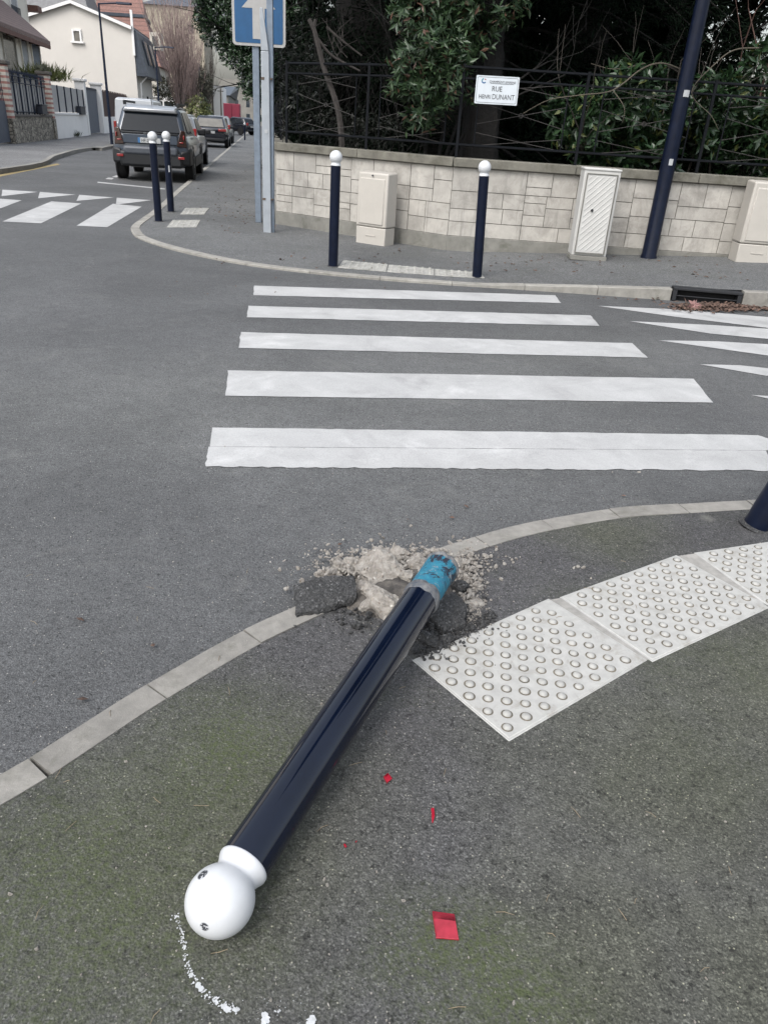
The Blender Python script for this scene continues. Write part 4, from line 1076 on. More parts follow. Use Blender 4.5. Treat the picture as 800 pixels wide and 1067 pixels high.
for z, x0 in ((.46, .0), (1.98, .0)):
    mb = MB(); mb.box((-.06, -.042, z), (.045, .006, .03)); mb.box((.055, -.01, z), (.03, .1, .02)); mb.build('clip', M['rust'], sp)
mb = MB(); mb.box((-.02, -.042, 1.34), (.045, .004, .045)); mb.build('sticker', M['sticker'], sp)
ow = thing('one_way_sign', 'blue square one-way sign with a white upward arrow on a grey post', 'road sign', (pr.x, pr.y, pr.z))
mb = MB(); mb.box((-.005, .04, 1.75), (.10, .06, 3.5)); mb.build('post', M['galv'], ow, bevel=.01)
yS = pr.y - .03; bl, br_ = AT(242.5, 46.5, yS), AT(297.5, 50.0, yS); SZ = (br_ - bl).length
cxs = (bl.x + br_.x) / 2 - pr.x; zb = (bl.z + br_.z) / 2 - pr.z
def onface(o, dx, dz): o.location = (dx, -.03, dz); return o
zc2 = zb + SZ / 2
panel2d(rrect(SZ, SZ, .05), -.008, .012).build('rim', M['sign_white'], ow, sharp=20).location = (cxs, -.012, zc2)
b_ = panel2d(rrect(SZ - .075, SZ - .075, .03), -.004, .002).build('blue_face', M['sign_blue'], ow, sharp=20); b_.location = (cxs, -.021, zc2)
s_ = SZ
arrow = [(-.115*s_, -.40*s_), (.115*s_, -.40*s_), (.115*s_, .12*s_), (.315*s_, .10*s_), (0, .42*s_), (-.315*s_, .10*s_), (-.115*s_, .12*s_)]
arrow = [(-.115*s_, -.385*s_), (.115*s_, -.385*s_), (.115*s_, .10*s_), (.315*s_, .10*s_), (0, .42*s_), (-.315*s_, .10*s_), (-.115*s_, .10*s_)]
a_ = panel2d(arrow, -.003, .001).build('arrow', M['sign_white'], ow, smooth=False); a_.location = (cxs, -.0265, zc2)

# ------------------------------------------------------------------ foliage
npr = np.random.default_rng(3)
def unit(v): return v / np.maximum(np.linalg.norm(v, axis=-1, keepdims=True), 1e-9)
def leaves(pos, dirs, nrm, ln, wd, fold=.15, droop=.12):
    n = len(pos); side = unit(np.cross(dirs, nrm)); nn = unit(np.cross(side, dirs))
    ln = np.broadcast_to(np.asarray(ln).reshape(-1, 1), (n, 1)); wd = np.broadcast_to(np.asarray(wd).reshape(-1, 1), (n, 1))
    b = pos; midp = pos + dirs * ln * .52 - nn * wd * fold; L = pos + dirs * ln * .48 + side * wd * .5; R_ = pos + dirs * ln * .48 - side * wd * .5
    t = pos + dirs * ln - nn * ln * droop
    V = np.stack([b, L, midp, R_, t], 1).reshape(-1, 3); o = (np.arange(n) * 5)[:, None]
    F = np.concatenate([o + np.array([[0, 2, 1]]), o + np.array([[1, 2, 4]]), o + np.array([[0, 3, 2]]), o + np.array([[3, 4, 2]])], 0)
    return V, F
def blades(pos, dirs, nrm, ln, wd):
    n = len(pos); side = unit(np.cross(dirs, nrm)); ln = np.broadcast_to(np.asarray(ln).reshape(-1, 1), (n, 1))
    V = np.stack([pos, pos + dirs * ln * .45 + side * wd * .5, pos + dirs * ln, pos + dirs * ln * .45 - side * wd * .5], 1).reshape(-1, 3)
    return V, (np.arange(n) * 4)[:, None] + np.array([[0, 1, 2, 3]])
def lumps(n, ells, shell=.55, seed=0):
    """points in a union of ellipsoids, pushed towards their outsides; gaps from noise"""
    g = np.random.default_rng(seed); out = []; dirs = []
    wts = np.array([e[3] * e[4] * e[5] for e in ells]) ** .67; wts /= wts.sum()
    for e, k in zip(ells, g.multinomial(n, wts)):
        d = unit(g.normal(size=(k, 3))); r = shell + (1 - shell) * g.random((k, 1)) ** .6
        r = r * (1 + .16 * np.array([mnoise.noise(Vector(x) * 2.4 + Vector((e[0], e[1], e[2]))) for x in d])[:, None])
        out.append(np.array(e[:3]) + d * r * np.array(e[3:6])); dirs.append(d)
    return np.concatenate(out), np.concatenate(dirs)
def whorls(P, D, k, ln, wd, seed, up=.25, spread=1.0, outw=.8, lnvar=.35):
    g = np.random.default_rng(seed); n = len(P)
    ax = unit(D * outw + g.normal(size=(n, 3)) * .45 + np.array([0, 0, up]))
    pos = np.repeat(P, k, 0); a = np.repeat(ax, k, 0)
    rnd_ = unit(np.cross(a, g.normal(size=a.shape)))
    d = unit(rnd_ * spread + a * (.45 + .5 * g.random((len(a), 1))) + np.array([0, 0, -.12]))
    nrm = unit(a + g.normal(size=a.shape) * .25)
    pos = pos + a * g.normal(size=(len(a), 1)) * ln * .35
    return leaves(pos, d, nrm, ln * (1 - lnvar + 2 * lnvar * g.random(len(a))), wd * (.75 + .5 * g.random(len(a))))
def gapped(P, D, sc, thr, off_=0.0):
    k = np.array([mnoise.noise(Vector(p) * sc + Vector((off_, 0, 0))) > thr for p in P]); return P[k], D[k]
def tree(name, label, cat, base, group=None): return thing(name, label, cat, base, 0, group)
def limb(mb, p, d, L, r, depth, rr, bend=.25, split_=2, shrink=.68, n=6, minr=.004, up=.1):
    pts = [p]; rad = [r]; k = 4
    for i in range(k):
        d = (d + Vector((rr.gauss(0, bend), rr.gauss(0, bend), rr.gauss(0, bend) * .6 + up)) * .4).normalized()
        pts.append(pts[-1] + d * L / k); rad.append(r * (1 - .45 * (i + 1) / k))
    mb.tube(pts, rad, n)
    if depth <= 0: return
    for j in range(split_ + (rr.random() < .4)):
        a = unit_v(rr); d2 = (d + a * .62).normalized(); at_ = pts[-1] if j == 0 else pts[rr.randint(2, k)]
        limb(mb, at_, d2, L * rr.uniform(shrink - .12, shrink + .1), max(minr, rad[-1] * .78), depth - 1, rr, bend, split_, shrink, max(4, n - 1), minr, up)
def unit_v(rr): return Vector((rr.gauss(0, 1), rr.gauss(0, 1), rr.gauss(0, 1))).normalized()

# rhododendron-like shrub spilling over the fence
r_loc = (.45, 12.0, .55); t = tree('evergreen_shrub', 'large leathery-leaved shrub with some brown leaves leaning over the black fence', 'shrub', r_loc)
E1 = [(.05,11.75,2.95,.42,.5,.5), (.30,11.55,2.50,.40,.45,.45), (.45,11.75,3.2,.55,.5,.55), (-.02,11.45,2.15,.34,.36,.38), (.12,11.35,1.85,.32,.32,.34), (.42,11.30,2.1,.38,.32,.36),
      (.75,11.7,2.75,.38,.4,.34), (1.05,11.75,3.15,.4,.42,.38), (.1,12.2,3.7,.6,.6,.5), (.8,12.1,3.7,.6,.6,.5), (.62,11.45,2.42,.28,.3,.26)]
P, D = lumps(1700, E1, .5, 4); P, D = gapped(P, D, 2.6, -.22)
V, F = whorls(P, D, 8, .118, .036, 5, .3)
np_mesh('crown', V, F, M['rhodo'], t, loc=r_loc)
mb = MB(); rr = random.Random(4)
for dx, dy in ((-.35, -.45), (0, -.4), (.3, -.35), (.1, .1), (-.15, -.5)): limb(mb, Vector((r_loc[0] + dx*.3, r_loc[1], .5)), Vector((dx*.5, dy*.5, 1)), 1.5, .035, 3, rr, .3, 2)
mb.build('trunk', M['bark'], t, loc=r_loc)

# laurel hedge on the right
h_loc = (4.6, 11.75, .55); t = tree('laurel_hedge', 'glossy green laurel hedge behind the fence by the navy lamp post', 'hedge', h_loc)
E2 = []; rr = random.Random(9)
for i in range(46):
    x = 2.35 + 5.6 * rr.random(); zt_ = 2.2 + .5 * min(1, max(0, (x - 3.0) / 1.4)) + (.3 if x > 4.8 else 0); E2.append((x, 11.75 + rr.uniform(-.25, .5), rr.uniform(1.2, zt_), rr.uniform(.32, .5), rr.uniform(.35, .5), rr.uniform(.26, .42)))
P, D = lumps(4600, E2, .45, 6); P, D = gapped(P, D, 1.9, -.2, 5)
V, F = whorls(P, D, 6, .135, .052, 7, .15, 1.0, .9)
np_mesh('crown', V, F, M['laurel'], t, loc=h_loc)
mb = MB()
for i in range(14):
    x = 2.6 + i * .36; limb(mb, Vector((x, 12, .5)), Vector((rr.uniform(-.2, .2), rr.uniform(-.5, .1), 1)), 1.2, .022, 2, rr, .35, 2)
mb.build('trunk', M['bark_grey'], t, loc=h_loc)
# bare reddish stems hanging over the hedge at the right
s_loc = (6.0, 12.3, .55); t = tree('bare_climber', 'tangle of bare reddish stems rising above the hedge at the right', 'shrub', s_loc)
mb = MB(); rr = random.Random(31)
for i in range(20):
    x = rr.uniform(4.7, 6.9); limb(mb, Vector((x, 12.1 + rr.uniform(-.4, .5), 1.5)), Vector((rr.uniform(-.25, .35), rr.uniform(-.25, .1), 1)), rr.uniform(1.6, 2.4), .013, 2, rr, .28, 1, .7, 5, .003)
mb.build('stems', M['twig_red'], t, loc=s_loc)
s2 = (3.4, 11.2, 1.8); t = tree('bare_branch', 'thin tan branch arching over the fence left of the lamp post', 'branch', (3.4, 11.3, .6))
mb = MB()
def curve_t(pts, r0, r1): q = catmull(pts, 6); mb.tube(q, [r0 + (r1 - r0) * i / (len(q) - 1) for i in range(len(q))], 6)
def A_(px, py, Y=10.75): return AT(px, py, Y)
curve_t([AT(715, 75, 11.6), AT(690, 66, 11.3), AT(668, 72, 11.1), AT(638, 94, 10.9), AT(605, 99, 10.8), AT(572, 104, 10.8), AT(545, 118, 10.85)], .012, .003)
curve_t([AT(638, 94, 10.9), AT(650, 112, 10.8), AT(648, 128, 10.8)], .006, .002)
curve_t([AT(790, 50, 11.4), AT(765, 52, 11.2), AT(745, 66, 11.1), AT(720, 96, 11.0), AT(740, 120, 10.9), AT(748, 135, 10.9)], .010, .003)
curve_t([AT(672, 66, 11.3), AT(640, 72, 11.4), AT(615, 66, 11.5)], .007, .002)
mb.build('twigs', pm('tan_twig', (.075, .063, .045), .8, .3, 10), t, loc=(3.4, 11.3, .6))

# climber and twigs behind the fence at the corner
i_loc = (-1.2, 13.2, .55); t = tree('dry_climber', 'grey-green dry climber behind the fence by the sign posts', 'shrub', i_loc)
E3 = [(-1.75,13.1,1.7,.3,.4,.5), (-1.35,13.2,1.5,.35,.4,.4), (-.9,13.0,1.45,.3,.4,.35), (-1.9,13.3,2.3,.25,.4,.5), (-1.5,13.5,2.2,.4,.4,.4), (-.4,12.9,1.4,.35,.4,.3)]
P, D = lumps(750, E3, .3, 8); V, F = whorls(P, D, 5, .085, .022, 9, -.5)
np_mesh('crown', V, F, M['ivy'], t, loc=i_loc)
mb = MB(); rr = random.Random(12)
for i in range(26):
    x = rr.uniform(-2, .1); limb(mb, Vector((x, 13 + rr.uniform(-.2, .5), .6)), Vector((rr.uniform(-.3, .3), rr.uniform(-.2, .2), 1)), rr.uniform(.9, 1.9), .008, 2, rr, .3, 2, .7, 5, .002)
mb.build('trunk', M['bark'], t, loc=i_loc)
c_loc = (-.75, 12.7, .55); t = tree('cut_branch_tree', 'thin leafless grey trunk with a sawn forked top behind the fence', 'tree', c_loc)
mb = MB()
curve_t([(AT(357, 152, 12.4)) - Vector((0, 0, .7)), AT(356, 148, 12.4), AT(351, 110, 12.4), AT(338, 72, 12.4), AT(331, 45, 12.4), AT(327, 30, 12.4), AT(322, 20, 12.4)], .052, .03)
curve_t([AT(327, 30, 12.4), AT(329, 20, 12.4)], .028, .024)
curve_t([AT(331, 40, 12.4), AT(346, 58, 12.45), AT(375, 74, 12.5)], .022, .014)
curve_t([AT(340, 28, 12.6), AT(360, 45, 12.6), AT(377, 58, 12.6)], .018, .012)
for k in range(9):
    x = rr.uniform(325, 375); y = rr.uniform(20, 70); curve_t([AT(x, y, 12.5), AT(x + rr.uniform(-8, 8), y - rr.uniform(8, 15), 12.5), AT(x + rr.uniform(-14, 14), y - rr.uniform(18, 32), 12.5)], .006, .002)
mb.build('trunk', pm('pale_dead_bark', (.042, .037, .034), .95, .35, 14, .6, 40, .01), t, loc=c_loc)

# dark conifers filling the garden
def conifer(label, base, h, r, seed, nb=130, z0=.5, hang=.35, per=26, pw=.65, fp=.9):
    t = tree('conifer', label, 'tree', base, 'dark garden conifers'); rr = random.Random(seed); g = np.random.default_rng(seed)
    mb = MB(); bx, by, bz = base
    mb.tube([(bx, by, bz - .1), (bx + .05, by, bz + h * .3), (bx, by, bz + h * .7), (bx, by, bz + h)], [.24 * h / 9, .20 * h / 9, .11 * h / 9, .02], 12)
    bm_ = MB(); P = []; Dd = []; Nn = []
    for i in range(nb):
        f = rr.random() ** fp; z = bz + z0 + (h - z0) * f; L = r * (1 - f) ** pw * rr.uniform(.7, 1.1) + .25; a = rr.uniform(0, 2 * PI)
        d = Vector((math.cos(a), math.sin(a), 0)); p0 = Vector((bx, by, z)); pts = [p0 + d * L * q + Vector((0, 0, -hang * L * q * q + .12 * L * q)) for q in (0, .35, .7, 1)]
        bm_.tube(pts, [.03, .022, .014, .005], 5)
        m = int(per * (L / r + .3)); q = g.random(m) ** .7
        for qq in q:
            qq = float(qq); c = p0 + d * L * qq + Vector((0, 0, -hang * L * qq * qq + .12 * L * qq)); s = Vector((-d.y, d.x, 0))
            w = L * .34 * (1.1 - qq) * rr.uniform(-1, 1); P.append(c + s * w + Vector((0, 0, rr.uniform(-.14, .04))))
            Dd.append((d * .8 + s * (.7 if w > 0 else -.7) + Vector((0, 0, -.25 + rr.uniform(-.35, .15)))).normalized()); Nn.append(Vector((rr.gauss(0, .35), rr.gauss(0, .35), 1)))
    P, Dd, Nn = np.array(P), np.array(Dd), unit(np.array(Nn))
    P = np.repeat(P, 15, 0); Dd = unit(np.repeat(Dd, 15, 0) + g.normal(size=(len(P), 3)) * .5); Nn = np.repeat(Nn, 15, 0); P = P + g.normal(size=P.shape) * .06 + Dd * g.random((len(P), 1)) * .12
    V, F = blades(P, Dd, unit(Nn + g.normal(size=Nn.shape) * .5), .11 + .12 * g.random(len(P)), .022)
    mb.build('trunk', M['bark'], t, loc=base); bm_.build('branches', M['bark'], t, loc=base); np_mesh('crown', V, F, M['conifer'], t, loc=base); return t
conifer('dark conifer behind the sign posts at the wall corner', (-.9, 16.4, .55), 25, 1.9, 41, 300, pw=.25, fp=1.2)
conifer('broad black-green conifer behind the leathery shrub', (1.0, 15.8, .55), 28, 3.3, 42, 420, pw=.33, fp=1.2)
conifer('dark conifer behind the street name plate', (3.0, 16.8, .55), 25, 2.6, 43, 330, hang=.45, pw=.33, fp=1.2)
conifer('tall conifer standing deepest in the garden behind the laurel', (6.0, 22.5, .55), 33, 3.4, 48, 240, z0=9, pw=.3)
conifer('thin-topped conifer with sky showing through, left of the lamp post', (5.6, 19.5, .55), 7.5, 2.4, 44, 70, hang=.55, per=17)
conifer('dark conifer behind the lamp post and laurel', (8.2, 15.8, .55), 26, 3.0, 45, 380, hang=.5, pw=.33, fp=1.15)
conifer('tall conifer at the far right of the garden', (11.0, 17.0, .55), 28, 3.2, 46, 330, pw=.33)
# thick trunk right behind the fence
k_loc = (1.10, 12.15, .55); t = tree('pine_trunk_tree', 'tree with a thick furrowed dark trunk behind the street name plate', 'tree', k_loc)
mb = MB(); q = catmull([(1.0, 12.15, .4), (1.02, 12.15, 1.4), (.98, 12.2, 2.6), (.92, 12.3, 4.5), (.95, 12.4, 7)], 10); 
mb.tube(q, [.30 - .12 * i / (len(q) - 1) + (.08 if i == 0 else 0) for i in range(len(q))], 40)
for v in mb.v:
    c = Vector((.98, 12.2, v.z)); d = v - c; v += d * (.16 * mnoise.noise(Vector((d.x * 16, d.y * 16, v.z * 2.2))) + .06 * mnoise.noise(v * 14))
mb.build('trunk', M['bark'], t, loc=k_loc)
P, D = lumps(1500, [(.9, 12.6, 5.6, 2.6, 2.0, 1.3), (2.2, 12.2, 5.0, 1.6, 1.4, .9), (-.6, 12.4, 5.2, 1.7, 1.5, 1.0)], .35, 13); V, F = whorls(P, D, 9, .26, .05, 14, -.3)
np_mesh('crown', V, F, M['conifer'], t, loc=k_loc)
mb = MB()
for a in range(8): limb(mb, Vector((.95, 12.4, 4.6 + .2 * a)), Vector((math.cos(a * 2.1), math.sin(a * 2.1), .25)), 2.2, .05, 1, rr, .2)
mb.build('limbs', M['bark'], t, loc=k_loc)
# dense dark hedge added at the back to block light between the trunks
y_loc = (3, 20.5, .55); t = tree('backstop_hedge', 'dense black-green hedge added at the back to block light between the trunks', 'hedge', y_loc)
E4 = [(-2.3 + 1.1 * i, 21 + .3 * math.sin(i), 1.5 + .2 * math.sin(i * 2.3), .95, .9, 1.35 + .35 * math.sin(i * 1.7)) for i in range(17)]
E4 += [(-2.1 + 1.3 * i, 21.2 + .3 * math.sin(i * 2), 4.6, 1.1, .9, 2.4 + .3 * math.sin(i * 1.7)) for i in range(8)] + [(9.6 + 1.3 * i, 21.2, 3.8, 1.0, .9, 1.5 + .4 * math.sin(i * 1.9)) for i in range(4)]
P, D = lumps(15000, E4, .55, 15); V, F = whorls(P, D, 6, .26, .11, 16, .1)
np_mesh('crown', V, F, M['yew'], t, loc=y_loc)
# holly overhanging the side street pavement
o_loc = (-3.75, 25.5, .3); t = tree('holly_tree', 'big glossy holly overhanging the side street pavement behind the blue sign', 'tree', o_loc)
E5 = [(-4.3,25.2,4.7,1.3,1.5,1.5), (-4.9,25.5,4.2,.9,1.1,.9), (-5.3,25.8,5.6,1.0,1.2,1.2), (-3.9,25,3.2,.9,1.2,.9), (-4.6,25.5,3.1,.55,.8,.6), (-3.4,24.5,2.6,.75,1.0,.7), (-4.3,25.5,6.6,1.3,1.5,1.4),
      (-5.4,26,7.0,.8,1.0,1.0), (-3.2,24.6,4.4,1.2,1.3,1.4), (-6.15,25.8,4.9,.5,.7,.35), (-6.2,25.8,5.7,.4,.6,.55), (-3.5,23.8,2.2,.4,.8,.45), (-2.9,22.5,2.8,.6,1.1,1.0), (-2.4,20.2,2.7,.5,1.1,.9), (-3.0,21,3.8,.7,1.2,1)]
E5 += [(-5.6,25.5,4.6,.8,1,.8), (-6.0,25.5,4.3,.4,.6,.35), (-5.2,25.4,3.6,.45,.7,.45), (-5.9,25.6,5.2,.6,.8,.8)]
E5 += [(-4.6,25.5,3.0,.95,.9,.7), (-4.3,25.3,2.3,.75,.8,.55), (-4.0,25.0,1.7,.5,.7,.5), (-5.0,25.5,3.9,1.0,1,.8), (-4.2,25.3,3.8,1.2,1,1), (-3.4,25.0,2.2,.6,.7,.9), (-3.3,25.2,3.4,.7,.7,1.0), (-3.2,25.0,1.5,.5,.6,.6), (-4.7,25.6,5.3,1.2,1.2,1.1), (-5.6,25.5,3.75,.7,.8,.6), (-5.0,25.5,3.05,.7,.8,.6), (-4.5,25.5,2.5,.75,.8,.5), (-6.1,25.5,3.95,.35,.5,.3), (-5.8,25.5,5.0,.8,.9,.8)]
P, D = lumps(19000, E5, .4, 17); P, D = gapped(P, D, 1.3, -.3, 3)
V, F = whorls(P, D, 7, .095, .046, 18, .2, 1.0, .8)
np_mesh('crown', V, F, M['holly'], t, loc=o_loc)
mb = MB(); rr = random.Random(8)
mb.tube([(-3.75, 25.5, .1), (-3.8, 25.5, 2.5), (-4.1, 25.5, 5)], [.2, .16, .09], 10)
for a in range(12): limb(mb, Vector((-3.8 - .02 * a, 25.5, 1.8 + .32 * a)), Vector((math.cos(a * 2.4), math.sin(a * 2.4), .5)), 1.5, .05, 2, rr, .25)
mb.build('trunk', M['bark'], t, loc=o_loc)

# fallen leaves
def litter(name, label, spots, mat, seed, size=.05, z=None):
    g = np.random.default_rng(seed); P = []
    for (px, py, sx, sy, n) in spots:
        for _ in range(n):
            x, y = g.normal(px, sx), g.normal(py, sy); p = basept(x, y) if z is None else G(x, y, z); P.append((p.x, p.y, p.z + .010))
    P = np.array(P); n = len(P); d = unit(np.concatenate([g.normal(size=(n, 2)), g.normal(size=(n, 1)) * .12], 1)); nr = unit(np.concatenate([g.normal(size=(n, 2)) * .3, np.ones((n, 1))], 1))
    V, F = leaves(P, d, nr, size * (.6 + .8 * g.random(n)), size * .55, -.2, .15)
    return tag(np_mesh(name, V, F, mat), label, 'leaf litter', kind='stuff')
litter('leaf_litter', 'brown fallen leaves scattered over the far pavement', [(250, 205, 14, 14, 70), (225, 220, 18, 10, 24), (255, 225, 14, 6, 24), (370, 262, 30, 6, 14), (530, 275, 40, 6, 26), (640, 275, 60, 5, 26), (740, 285, 40, 8, 22), (300, 272, 60, 6, 10)], M['deadleaf'], 51, .055)
litter('drain_leaves', 'reddish dead leaves heaped in the gutter at the drain', [(742, 321, 20, 1.8, 300), (785, 322, 18, 1.6, 170), (725, 319, 10, 2, 60), (650, 312, 30, 1, 10)], M['deadleaf'], 52, .06, z=.012)
litter('drain_mouth_leaves', 'brown leaves packed against the drain opening', [(735, 318.5, 19, .8, 240)], M['deadleaf'], 55, .055, z=.035)
litter('road_leaves', 'a few dead leaves lying on the road', [(420, 560, 60, 20, 4), (330, 300, 120, 8, 6), (180, 300, 20, 10, 3), (650, 520, 60, 10, 3), (120, 730, 30, 60, 3)], M['deadleaf'], 53, .03, z=.004)
mb = MB(); pts = []
for i in range(22):
    a = 2 * PI * i / 22; r = .085 * (1.0 if i % 4 == 0 else (.62 if i % 2 == 0 else .5)); pts.append((r * math.cos(a), r * math.sin(a)))
vs = [(0, 0, .01)] + [(x, y, .02 * math.sin(i * 1.3)) for i, (x, y) in enumerate(pts)]
c = G(723, 318, .05); Rm = Matrix.Rotation(math.radians(52), 3, 'X')
mb.add([c + Rm @ Vector(v) for v in vs], [(0, 1 + i, 1 + (i + 1) % 22) for i in range(22)])
tag(mb.build('plane_leaf', M['pinkleaf'], loc=c), 'single big pinkish leaf propped in the drain mouth', 'leaf')
# grass at the bollard feet
def tuft(name, label, loc, n, h, mat, seed, rad=.05):
    g = np.random.default_rng(seed); P = np.tile(np.array(loc), (n, 1)) + np.concatenate([g.normal(size=(n, 2)) * rad, np.zeros((n, 1))], 1)
    d = unit(np.concatenate([g.normal(size=(n, 2)) * .55, np.ones((n, 1))], 1)); V, F = leaves(P, d, unit(g.normal(size=(n, 3))), h * (.6 + .7 * g.random(n)), h * .09, .1, .25)
    return tag(np_mesh(name, V, F, mat, loc=loc), label, 'plant')

# ------------------------------------------------------------------ vehicles
HEAD = math.atan2(.175, 1)
def bil(c, u, v): a = c[0].lerp(c[1], u); b = c[3].lerp(c[2], u); return a.lerp(b, v)
def pane(c, u0, u1, v0, v1, out, th=.012):
    q = [bil(c, u, v) for u, v in ((u0, v0), (u1, v0), (u1, v1), (u0, v1))]
    n = (q[1] - q[0]).cross(q[3] - q[0]).normalized(); mb = MB(); b = [p + n * (out - .03) for p in q]; t = [p + n * (out + th * .5) for p in q]
    return mb.hexa(b, t)
def car(name, label, cat, loc, rz, L, W, Hh, paint, style='hatch', zb=.28, belt=.95, detail=True, group='cars parked along the side street', rearlight='taillight', roofmat=None):
    t = thing(name, label, cat, loc, rz, group); hw = W / 2; P = M[paint]
    van = style == 'van'
    st = [(0, .46, belt - .03, hw * .86), (.05, .34, belt, hw * .94), (.5, zb, belt, hw), (L * .5, zb, belt - .02, hw), (L * .78, zb, belt - .05, hw * .99), (L * .95, .3, belt - .22, hw * .9), (L, .42, belt - .38, hw * .72)]
    if style == 'sedan': st[0] = (0, .5, belt - .06, hw * .82); st[1] = (.08, .36, belt + .02, hw * .92)
    vs = []; k = 9
    for y, z0, z1, w in st:
        h = z1 - z0
        half = [(w * .80, z0), (w * .97, z0 + h * .16), (w, z0 + h * .45), (w * .975, z0 + h * .76), (w * (.93 if style != 'suv' else .885), z1)]
        vs += [(-x, y, z) for x, z in half[::-1]][0:5] + [(x, y, z) for x, z in half]
    k = 10; fs = []
    for i in range(len(st) - 1):
        for j in range(k): fs.append((i*k+j, i*k+(j+1)%k, (i+1)*k+(j+1)%k, (i+1)*k+j))
    fs += [list(range(k))[::-1], [(len(st)-1)*k + j for j in range(k)]]
    mb = MB(); mb.add(vs, [f[::-1] for f in fs])
    # greenhouse
    yb0, yr0, yr1, yb1 = {'suv': (.08, .46, L*.52, L*.70), 'hatch': (.12, .55, L*.50, L*.70), 'sedan': (.42, 1.05, L*.52, L*.71), 'van': (.04, .12, L*.68, L*.86)}[style]
    wb, wr = hw * (.93 if style != 'suv' else .90), hw * ({'van': .84, 'suv': .71}.get(style, .74))
    zr = Hh; zbelt = belt - .01
    Bc = [Vector((-wb, yb0, zbelt)), Vector((wb, yb0, zbelt)), Vector((wb, yb1, zbelt - .03)), Vector((-wb, yb1, zbelt - .03))]
    Rc = [Vector((-wr, yr0, zr - .03)), Vector((wr, yr0, zr - .03)), Vector((wr, yr1, zr - .03)), Vector((-wr, yr1, zr - .03))]
    body = mb.build('body', P, t, bevel=.05, seg=3, sharp=60)
    lowc = lambda c: [p + Vector((0, 0, -.06)) for p in c]
    mb = MB(); mb.hexa(lowc(Bc), Rc); mb.build('cabin', P, t, bevel=.10 if style != 'van' else .06, seg=5, sharp=60)
    mb = MB(); rc = [(-wr*.97, yr0 + .02), (wr*.97, yr0 + .02), (wr*.97, yr1 - .02), (-wr*.97, yr1 - .02)]
    mb.hexa([(x, y, zr - .035) for x, y in rc], [(x*.86, y + (.08 if y < yr0 + .1 else -.1), zr + .01) for x, y in rc]); mb.build('roof', M[roofmat or paint], t, bevel=.03)
    back = [Bc[0], Bc[1], Rc[1], Rc[0]]; front = [Bc[2], Bc[3], Rc[3], Rc[2]]; right = [Bc[1], Bc[2], Rc[2], Rc[1]]; left = [Bc[3], Bc[0], Rc[0], Rc[3]]
    g = M['carglass']
    if not van:
        pane(back, .08, .92, .10, .84 if style != 'suv' else .80, .006).build('rear_window', M['glass_pale'] if style == 'sedan' else g, t)
    pane(front, .05, .95, .08, .92, .004).build('windscreen', g, t)
    for sd, nm in ((right, 0), (left, 1)):
        for a, b in (((.18, .50), (.53, .88)) if not van else ((.60, .88),)):
            if nm: a, b = 1 - b, 1 - a
            pane(sd, a, b, .10, .86, .004).build('side_window', g, t)
    wr_ = .33 if not style == 'suv' else .365
    for x in (-1, 1):
        for y in (.78, L - .88):
            Mx = Matrix.Translation((x * (hw - .105), y, wr_)) @ Matrix.Rotation(PI/2 * x, 4, 'Y')
            mb = MB(); mb.lathe([(wr_*.6, -.10), (wr_*.95, -.105), (wr_, -.07), (wr_, .07), (wr_*.95, .105), (wr_*.62, .11)], 24, Mx); w = mb.build('wheel', M['tyre'], t)
            if detail:
                mb = MB(); mb.lathe([(wr_*.60, .09), (wr_*.57, .112), (wr_*.3, .10), (.03, .115)], 20, Mx); mb.build('rim', M['rim'], w)
            mb = MB(); mb.lathe([(wr_ + .02, .0), (wr_ + .07, .0), (wr_ + .055, .018), (wr_ + .02, .018)], 24, Matrix.Translation((x * (hw - .02), y, wr_ + .02)) @ Matrix.Rotation(PI/2 * x, 4, 'Y'), cap=False)
            mb.build('wheel_arch', M['trim'], t)
    return t, hw
def boxp(t, name, mat, c, d, bevel=0, rz=0): mb = MB(); mb.box(c, d, rz); return mb.build(name, M[mat], t, bevel=bevel)
def hexp(t, name, mat, b, tp, bevel=0): mb = MB(); mb.hexa(b, tp); return mb.build(name, M[mat], t, bevel=bevel)

# the grey SUV
sl_, sr_ = G(127, 185), G(192.5, 192.3)
h_ = HEAD; sc_ = Vector((AT(155, 160, 19.7).x, 20.2, 0))
hv = Vector((-math.sin(h_), math.cos(h_), 0))
suv, hw = car('parked_suv', 'grey SUV with smoked taillights parked nearest, behind the two corner bollards', 'car', sc_ - hv * .62, h_, 4.32, 1.84, 1.64, 'suv', 'suv', .34, 1.04, roofmat='silver')  # silver roof colour stands in for sky reflected on the grey car
boxp(suv, 'bumper', 'trim', (0, -.02, .50), (1.45, .20, .34), .06)
boxp(suv, 'skid_plate', 'trim_grey', (0, -.05, .68), (1.26, .19, .20), .06)
boxp(suv, 'tailgate_recess', 'suv', (0, -.012, .93), (1.26, .05, .22), .03)
boxp(suv, 'trim_strip', 'trim', (0, -.02, 1.055), (1.30, .06, .045), .012)
hexp(suv, 'spoiler', 'silver', [(-.63, .30, 1.485), (.63, .30, 1.485), (.64, .60, 1.52), (-.64, .60, 1.52)], [(-.58, .29, 1.575), (.58, .29, 1.575), (.60, .70, 1.655), (-.60, .70, 1.655)], .03)  # silver here paints the sky's reflection along the rear roof edge
